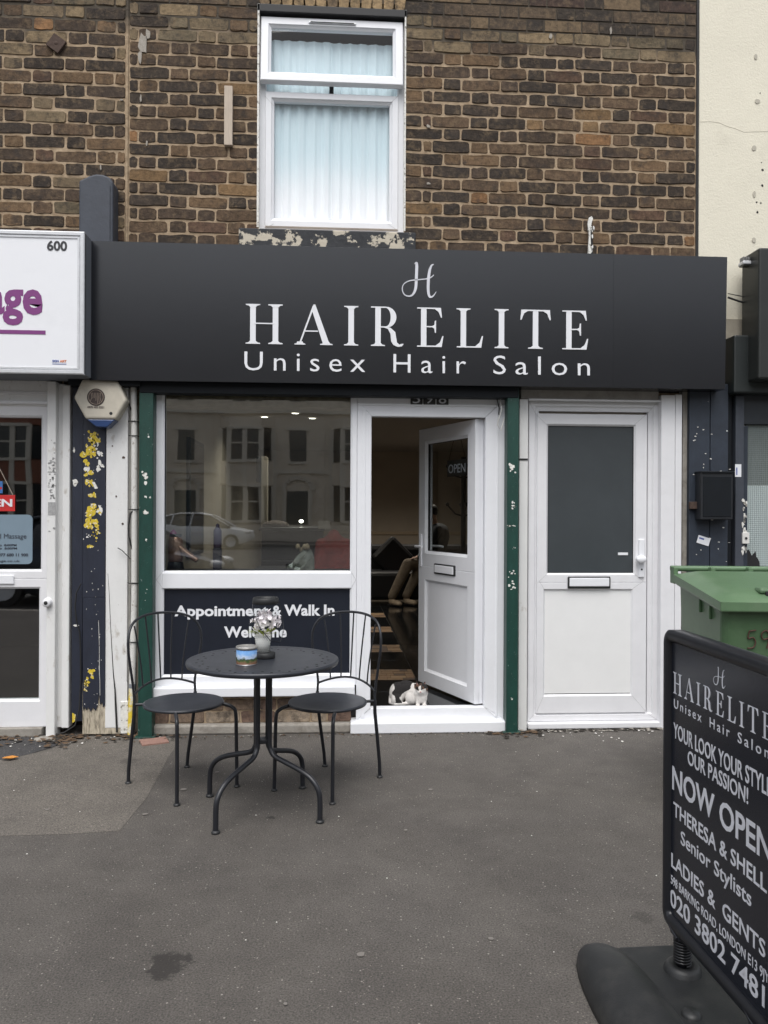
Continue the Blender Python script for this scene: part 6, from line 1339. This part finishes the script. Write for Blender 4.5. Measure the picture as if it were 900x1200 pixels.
for x in (0, .19, .38, W_): MB().box(x-.012, x+.012, Dp, Dp+.066, lidz(.7)-.05, lidz(.7)+.032, .005).build('hinge_lug', M_binlid, bn)
for yy in (.16, .30): MB().box(.002, .016, yy, yy+.035, .86, .925, .004).build('side_rib', M_bin, bn)
for x in (.02, W_-.02):
    wl = MB().tube([(x-.03, Dp-.02, .10), (x+.03, Dp-.02, .10)], .10, 24).build('wheel', M_blackplastic, bn)
MB().tube([(0, Dp-.02, .10), (W_, Dp-.02, .10)], .012, 8).build('axle', M_steel, bn)
BINFIX = True
# hand-painted 598
mb = MB()
def stroke(pts, x0, zb, sx, sz): q = catmull(pts, 5); mb.tube([(x0+p.x*sx, .014+.052*(.90-(zb+p.y*sz))/.55-.002, zb+p.y*sz) for p in q], .0030, 5)
nx0, nz0 = .115, .775
stroke([(.7, 1), (.2, .95)], nx0, nz0, .055, .075); stroke([(.2, .95), (.12, .55), (.5, .6), (.7, .35), (.55, .05), (.1, .0)], nx0, nz0, .055, .075)
stroke([(.75, .75), (.5, 1), (.15, .8), (.3, .5), (.7, .6), (.78, .85), (.72, .4), (.6, 0)], nx0+.055, nz0, .055, .075)
stroke([(.7, .85), (.4, 1), (.2, .75), (.5, .52), (.75, .25), (.45, 0), (.15, .22), (.45, .5), (.7, .72), (.7, .85)], nx0+.115, nz0, .055, .075)
mb.build('painted_number', M_redpen, bn)
for o_ in bn.children:      # the rim rises towards the hinge, and the whole bin is a little taller
    if o_.name.split('.')[0] in ('body', 'rim', 'side_rib'):
        for v in o_.data.vertices:
            if v.co.z > .8: v.co.z += .06*max(v.co.y, 0)/Dp
bn.scale = (1, 1, 1.07)

# ============================================================ SMALL DEBRIS ON THE GROUND
rr = random.Random(33)
def leaf_blob(name, px, py, L_, m_, lab, rz):
    p = gd(px, py); n = 9; pts = [(L_*.5*math.cos(2*math.pi*k/n)*(1+rr.uniform(-.3, .3)), L_*.28*math.sin(2*math.pi*k/n)*(1+rr.uniform(-.3, .3))) for k in range(n)]
    vs = [(x, y, .010+.18*abs(y)+.05*abs(x)+rr.uniform(0, .006)) for x, y in pts]+[(0, 0, .009)]; mb = MB().add(vs, [(k, (k+1) % n, n) for k in range(n)])
    mb.add([(x, y, z-.0012) for x, y, z in vs], [((k+1) % n, k, n) for k in range(n)])
    o = mb.build(name, m_, None, (p.x, p.y, 0)); o.rotation_euler = (0, 0, rz); return tag(o, lab, 'leaf')
M_leafo = mat('orange_leaf', (.48, .20, .035), .7, var=.3, vs=60); M_leafy = mat('tan_leaf', (.45, .30, .10), .7, var=.3, vs=60)
leaf_blob('fallen_leaf', 12, 891, .085, M_leafo, 'curled orange fallen leaf on the pavement at the left edge', .3); leaf_blob('fallen_leaf', 710, 1199, .045, M_leafy, 'small tan leaf against the sign base at the bottom edge', 1.2)
def litter(name, spans, n, r0, cols, zj, lab, Yr=(-.10, -.01), elong=1.0):
    for mi, m_ in enumerate(cols):
        mb = MB()
        for k in range(n//len(cols)):
            a, b_ = rr.choice(spans); x = rr.uniform(a, b_); y = Yr[1]-abs(rr.gauss(0, 1))*(Yr[1]-Yr[0])*.5; r_ = r0*rr.uniform(.3, 1.6); nv = 5
            vs = []; ph = rr.uniform(0, 6)
            for q in range(nv): an = ph+2*math.pi*q/nv; vs.append((x+r_*elong*math.cos(an)*rr.uniform(.6, 1.3), y+r_*math.sin(an)*rr.uniform(.6, 1.3), zj+rr.uniform(0, r_*.6)))
            vs.append((x, y, zj+r_*rr.uniform(.4, .9))); mb.add(vs, [(q, (q+1) % nv, nv) for q in range(nv)])
        o = mb.build(name, m_); stuff(o, lab+(' (paler pieces)' if False else '')); 
M_l1 = mat('dead_leaf_brown', (.09, .055, .03), .9, var=.4, vs=90); M_l2 = mat('grit_grey', (.26, .24, .21), .9, var=.3, vs=90); M_l3 = mat('dark_soil', (.03, .025, .02), .95); M_l4 = mat('white_chips', (.62, .60, .56), .8)
xa = gd(0, 864).x
litter('leaf_litter', [(xa-.3, X(97)), (X(66), X(100))], 260, .011, (M_l1, M_l3, M_l1), .009, 'dead leaves and grit along the foot of the left shop', (-.22, -.03), 1.5)
litter('leaf_litter', [(X(97), X(215)), (X(150), X(190))], 220, .010, (M_l1, M_l3), .005, 'dead leaves round the pilaster and rail feet', (-.13, .0), 1.4)
litter('grit', [(X(180), X(411)), (X(411), X(592))], 220, .006, (M_l2, M_l3, M_l1), .003, 'fine grit along the plinth and doorstep', (-.13, -.055))
litter('leaf_litter', [(X(570), X(630))], 90, .010, (M_l1, M_l3), .003, 'leaves round the foot of the second rail', (-.15, -.06), 1.4)
litter('grit', [(X(610), X(780))], 260, .008, (M_l2, M_l3, M_l3), .003, 'crumbling mortar bits under the white door', (-.08, -.03), 1.4)
litter('white_chips', [(X(0), X(120)), (X(20), X(150)), (X(620), X(760))], 60, .006, (M_l4,), .006, 'paint chips along the shop fronts', (-.3, -.05))
mb = MB()
for k in range(60):
    x, y = rr.uniform(-2.3, 2.4), rr.uniform(-3.6, -.4); r_ = rr.uniform(.0015, .0045); vs = [(x+r_*math.cos(a)*rr.uniform(.6, 1.3), y+r_*math.sin(a)*rr.uniform(.6, 1.3), .0035) for a in (0, 1.3, 2.6, 3.9, 5.1)]+[(x, y, .0045+r_*.5)]; mb.add(vs, [(q, (q+1) % 5, 5) for q in range(5)])
stuff(mb.build('loose_stones', M_l4))
mb = MB()
for k in range(16):
    x, y = rr.uniform(-2.3, 2.2), rr.uniform(-3.6, -.4); r_ = rr.uniform(.006, .016); mb.add([(x+r_*math.cos(a)*rr.uniform(.7, 1.2), y+r_*math.sin(a)*rr.uniform(.7, 1.2), .0048) for a in [2*math.pi*q/9 for q in range(9)]], [tuple(range(9))])
stuff(mb.build('chewing_gum_spots', mat('trodden_gum', (.17, .155, .14), .8)))
p = gd(178, 868); fb = MB().box(-.10, .06, -.06, .06, -.01, .012, .004).build('loose_brick', mat('pink_brick', (.26, .15, .12), .9, var=.2, vs=30, bump=.003), None, (p.x+.04, -.17, .0)); fb.rotation_euler = (0, 0, rad(22)); tag(fb, 'flat pinkish brick set in the ground at the foot of the green rail', 'brick')
p = gd(57, 868); fb = MB().lathe([(0, .012), (.05, .010), (.055, .0)], n=12, sx=1.4).build('stone_lump', M_concrete, None, (p.x-.02, p.y+.02, .004)); tag(fb, 'pale lump of mortar at the foot of the white post', 'stone')

# ============================================================ ACROSS THE STREET (seen in the window reflections)
M_cream2 = mat('cream_stucco', (.74, .67, .57), .9, var=.12, vs=.8, dirt=[((.3, .26, .2), .55, .8, 1.2, .5)]); M_cream3 = mat('pale_trim', (.70, .66, .58), .8); M_redb = mat('red_brick_far', (.28, .12, .08), .9, var=.2, vs=5); M_slate_r = mat('slate_roof', (.09, .09, .10), .8, var=.2, vs=3); M_farglass = mat('far_window_glass', (.03, .035, .04), .08, spec=.8)
ft = thing('terrace', 'cream terraced houses with bay windows across the road, reflected in the salon window', 'building', (0, 0, 0)); YT = -35.0
UW = 5.6; x = -39.7; k = 0
shared = {}
def part(nm, mb, m_, loc, key=None):
    if key and key in shared: o = link(nm, shared[key], ft, loc); return o
    me = mb().mesh(nm, m_); 
    if key: shared[key] = me
    return link(nm, me, ft, loc)
while x < 40:
    wallm = M_redb if x < -12 else M_cream2; tg = 'r' if x < -12 else 'c'
    part('wall', lambda: MB().box(0, UW-.01, -8, 0, -.3, 9.6), wallm, (x, YT, 0), 'w'+tg); part('roof', lambda: MB().add([(0, .25, 9.6), (UW, .25, 9.6), (UW, -4, 13.2), (0, -4, 13.2), (0, -8, 9.6), (UW, -8, 9.6)], [(0,1,2,3), (3,2,5,4), (0,3,4), (1,5,2)]), M_slate_r, (x, YT, 0), 'rf')
    part('cornice', lambda: MB().box(0, UW, -.1, .25, 9.3, 9.6).box(0, UW, -.1, .2, 6.35, 6.5).box(0, UW, -.1, .12, 3.35, 3.55), M_cream3, (x, YT, 0), 'cn'); part('chimney', lambda: MB().box(-.4, .4, -4.4, -3.6, 12.2, 14.2), M_redb, (x+UW, YT, 0), 'ch')
    def bay():
        mb = MB(); b0 = [(.3, 0), (.9, .9), (2.5, .9), (3.1, 0)]
        for (za, zb) in ((-.2, .9), (2.75, 3.9), (5.6, 6.1)): mb.add([(a, b_, za) for a, b_ in b0]+[(a, b_, zb) for a, b_ in b0], [(0,1,5,4), (1,2,6,5), (2,3,7,6), (4,5,6,7), (0,3,2,1)])
        return mb
    part('bay', bay, wallm, (x, YT, 0), 'b'+tg)
    def cols():
        mb = MB()
        for a, b_ in [(.35, .08), (.9, .88), (1.7, .9), (2.5, .88), (3.05, .08)]: mb.box(a-.12, a+.12, b_-.12, b_+.06, .9, 5.6)
        for zz in (.9, 2.7, 3.9, 5.55): mb.box(.85, 2.55, .85, 1.02, zz-.06, zz+.08)
        mb.box(.9, 2.5, .82, .9, 1.85, 1.92).box(.9, 2.5, .82, .9, 4.75, 4.82).box(3.5, 3.7, 0, .12, 0, 2.5).box(4.75, 4.95, 0, .12, 0, 2.5)
        n = 10
        for q in range(n):
            a0_, a1_ = math.pi*q/n, math.pi*(q+1)/n; mb.box(4.225+.72*math.cos((a0_+a1_)/2)-.12, 4.225+.72*math.cos((a0_+a1_)/2)+.12, 0, .14, 2.5+.62*math.sin((a0_+a1_)/2)-.1, 2.5+.62*math.sin((a0_+a1_)/2)+.1)
        mb.box(3.7, 4.8, 0, .12, 3.85, 3.98).box(3.7, 4.8, 0, .10, 5.5, 5.65)
        return mb
    part('trim', cols, M_cream3, (x, YT, 0), 'tr')
    part('window', lambda: MB().add([(a, b_, z_) for z_ in (.95, 2.7) for a, b_ in ((.4, .05), (.95, .84), (2.45, .84), (3.0, .05))], [(0,1,5,4), (1,2,6,5), (2,3,7,6)]).add([(a, b_, z_) for z_ in (3.95, 5.55) for a, b_ in ((.4, .05), (.95, .84), (2.45, .84), (3.0, .05))], [(0,1,5,4), (1,2,6,5), (2,3,7,6)]).box(3.85, 4.65, .0, .03, 4.0, 5.5).box(3.85, 4.65, .0, .03, 7.0, 8.6).box(.95, 1.6, .0, .03, 7.0, 8.6).box(1.8, 2.45, .0, .03, 7.0, 8.6), M_farglass, (x, YT, 0), 'wn')
    part('door', lambda: MB().box(3.72, 4.73, .0, .04, 0, 2.45), mat('far_door', (.04, .06, .07), .4), (x, YT, 0), 'dr')
    x += UW; k += 1
gw = MB(); gw.box(-40, 40, -33.0, -32.8, -.1, .75).build('garden_wall', M_cream2); o = bpy.data.objects['garden_wall']; tag(o, 'low cream garden wall in front of the opposite terrace', 'wall')
# our own terrace goes on either side and above (keeps the street closed)
# silver car parked at the kerb opposite
def make_car(nm, lab, loc, body_m):
    t = thing(nm, lab, 'car', loc)
    st = [(-2.15, .55, .95, .62), (-2.1, .35, 1.02, .74), (-1.6, .22, 1.06, .84), (-.9, .2, 1.02, .87), (0, .2, .98, .88), (.7, .2, .96, .88), (1.25, .2, .90, .86), (1.75, .22, .80, .80), (2.05, .32, .68, .70), (2.12, .42, .58, .60)]
    secs = []
    for (x, zl, zh, hw) in st: secs.append([(x, -hw*.92, zl), (x, -hw, zl+.15), (x, -hw, zh-.22), (x, -hw*.93, zh-.04), (x, -hw*.6, zh), (x, hw*.6, zh), (x, hw*.93, zh-.04), (x, hw, zh-.22), (x, hw, zl+.15), (x, hw*.92, zl)])
    mb = MB(); loft(mb, secs); b = mb.build('body', body_m, t); shade_bevel(b, .02, 2); 
    for p in b.data.polygons: p.use_smooth = True
    cs_ = [(-1.75, 1.02, .70, .74), (-1.35, 1.36, .60, .80), (-.8, 1.47, .58, .82), (0, 1.48, .58, .82), (.5, 1.40, .60, .82), (1.0, 1.12, .68, .82), (1.3, .92, .74, .80)]
    sec2 = [[(x, -w0, .85), (x, -w0, .96), (x, -wt, zh-.04), (x, -wt*.8, zh), (x, wt*.8, zh), (x, wt, zh-.04), (x, w0, .96), (x, w0, .85)] for x, zh, wt, w0 in cs_]
    mb = MB(); loft(mb, sec2); g_ = mb.build('glasshouse', mat('car_glass', (.02, .025, .03), .05, spec=.8), t)
    for p in g_.data.polygons: p.use_smooth = True
    mb = MB(); s3 = [[(x, -wt*.97, zh-.035), (x, -wt*.8, zh+.012), (x, wt*.8, zh+.012), (x, wt*.97, zh-.035)] for x, zh, wt, w0 in cs_[1:5]]; loft(mb, s3)
    for s_ in (-1, 1):
        mb.tube([(-1.8, s_*.74, .98), (-1.38, s_*.62, 1.33), (-.8, s_*.60, 1.45), (0, s_*.60, 1.46), (.5, s_*.62, 1.38), (1.0, s_*.70, 1.10), (1.32, s_*.77, .90)], .028, 6)
        for xx, wt in ((-.25, .6), (-1.0, .6)): mb.tube([(xx-.1, s_*.825, .95), (xx, s_*.605, 1.44)], .03, 6)
    mb.build('roof', body_m, t)
    for xx in (-1.35, 1.35):
        for s_ in (-1, 1):
            wl = MB().tube([(xx, s_*.66, .31), (xx, s_*.89, .31)], .31, 24).build('wheel', M_blackplastic, t); rm_ = MB().lathe([(0, .0), (.03, -.01), (.19, .0), (.21, -.012)], n=20).build('rim', M_alu, wl, (xx, s_*.90, .31)); rm_.rotation_euler = (rad(90*s_), 0, 0)
    for s_ in (-1, 1): MB().ell((1.95, s_*.60, .66), (.16, .14, .08)).build('headlight', mat('headlight_glass', (.7, .7, .7), .1), t)
    return t
make_car('parked_car', 'silver hatchback parked on the far side of the road, reflected in the salon window', (-5.5, -28.0, -.12), mat('silver_car_paint', (.80, .82, .85), .3))
make_car('parked_car', 'dark blue-grey hatchback at the near kerb, reflected low in the salon window', (-3.9, -8.6, -.12), mat('dark_car_paint', (.05, .06, .08), .2, metal=.4))
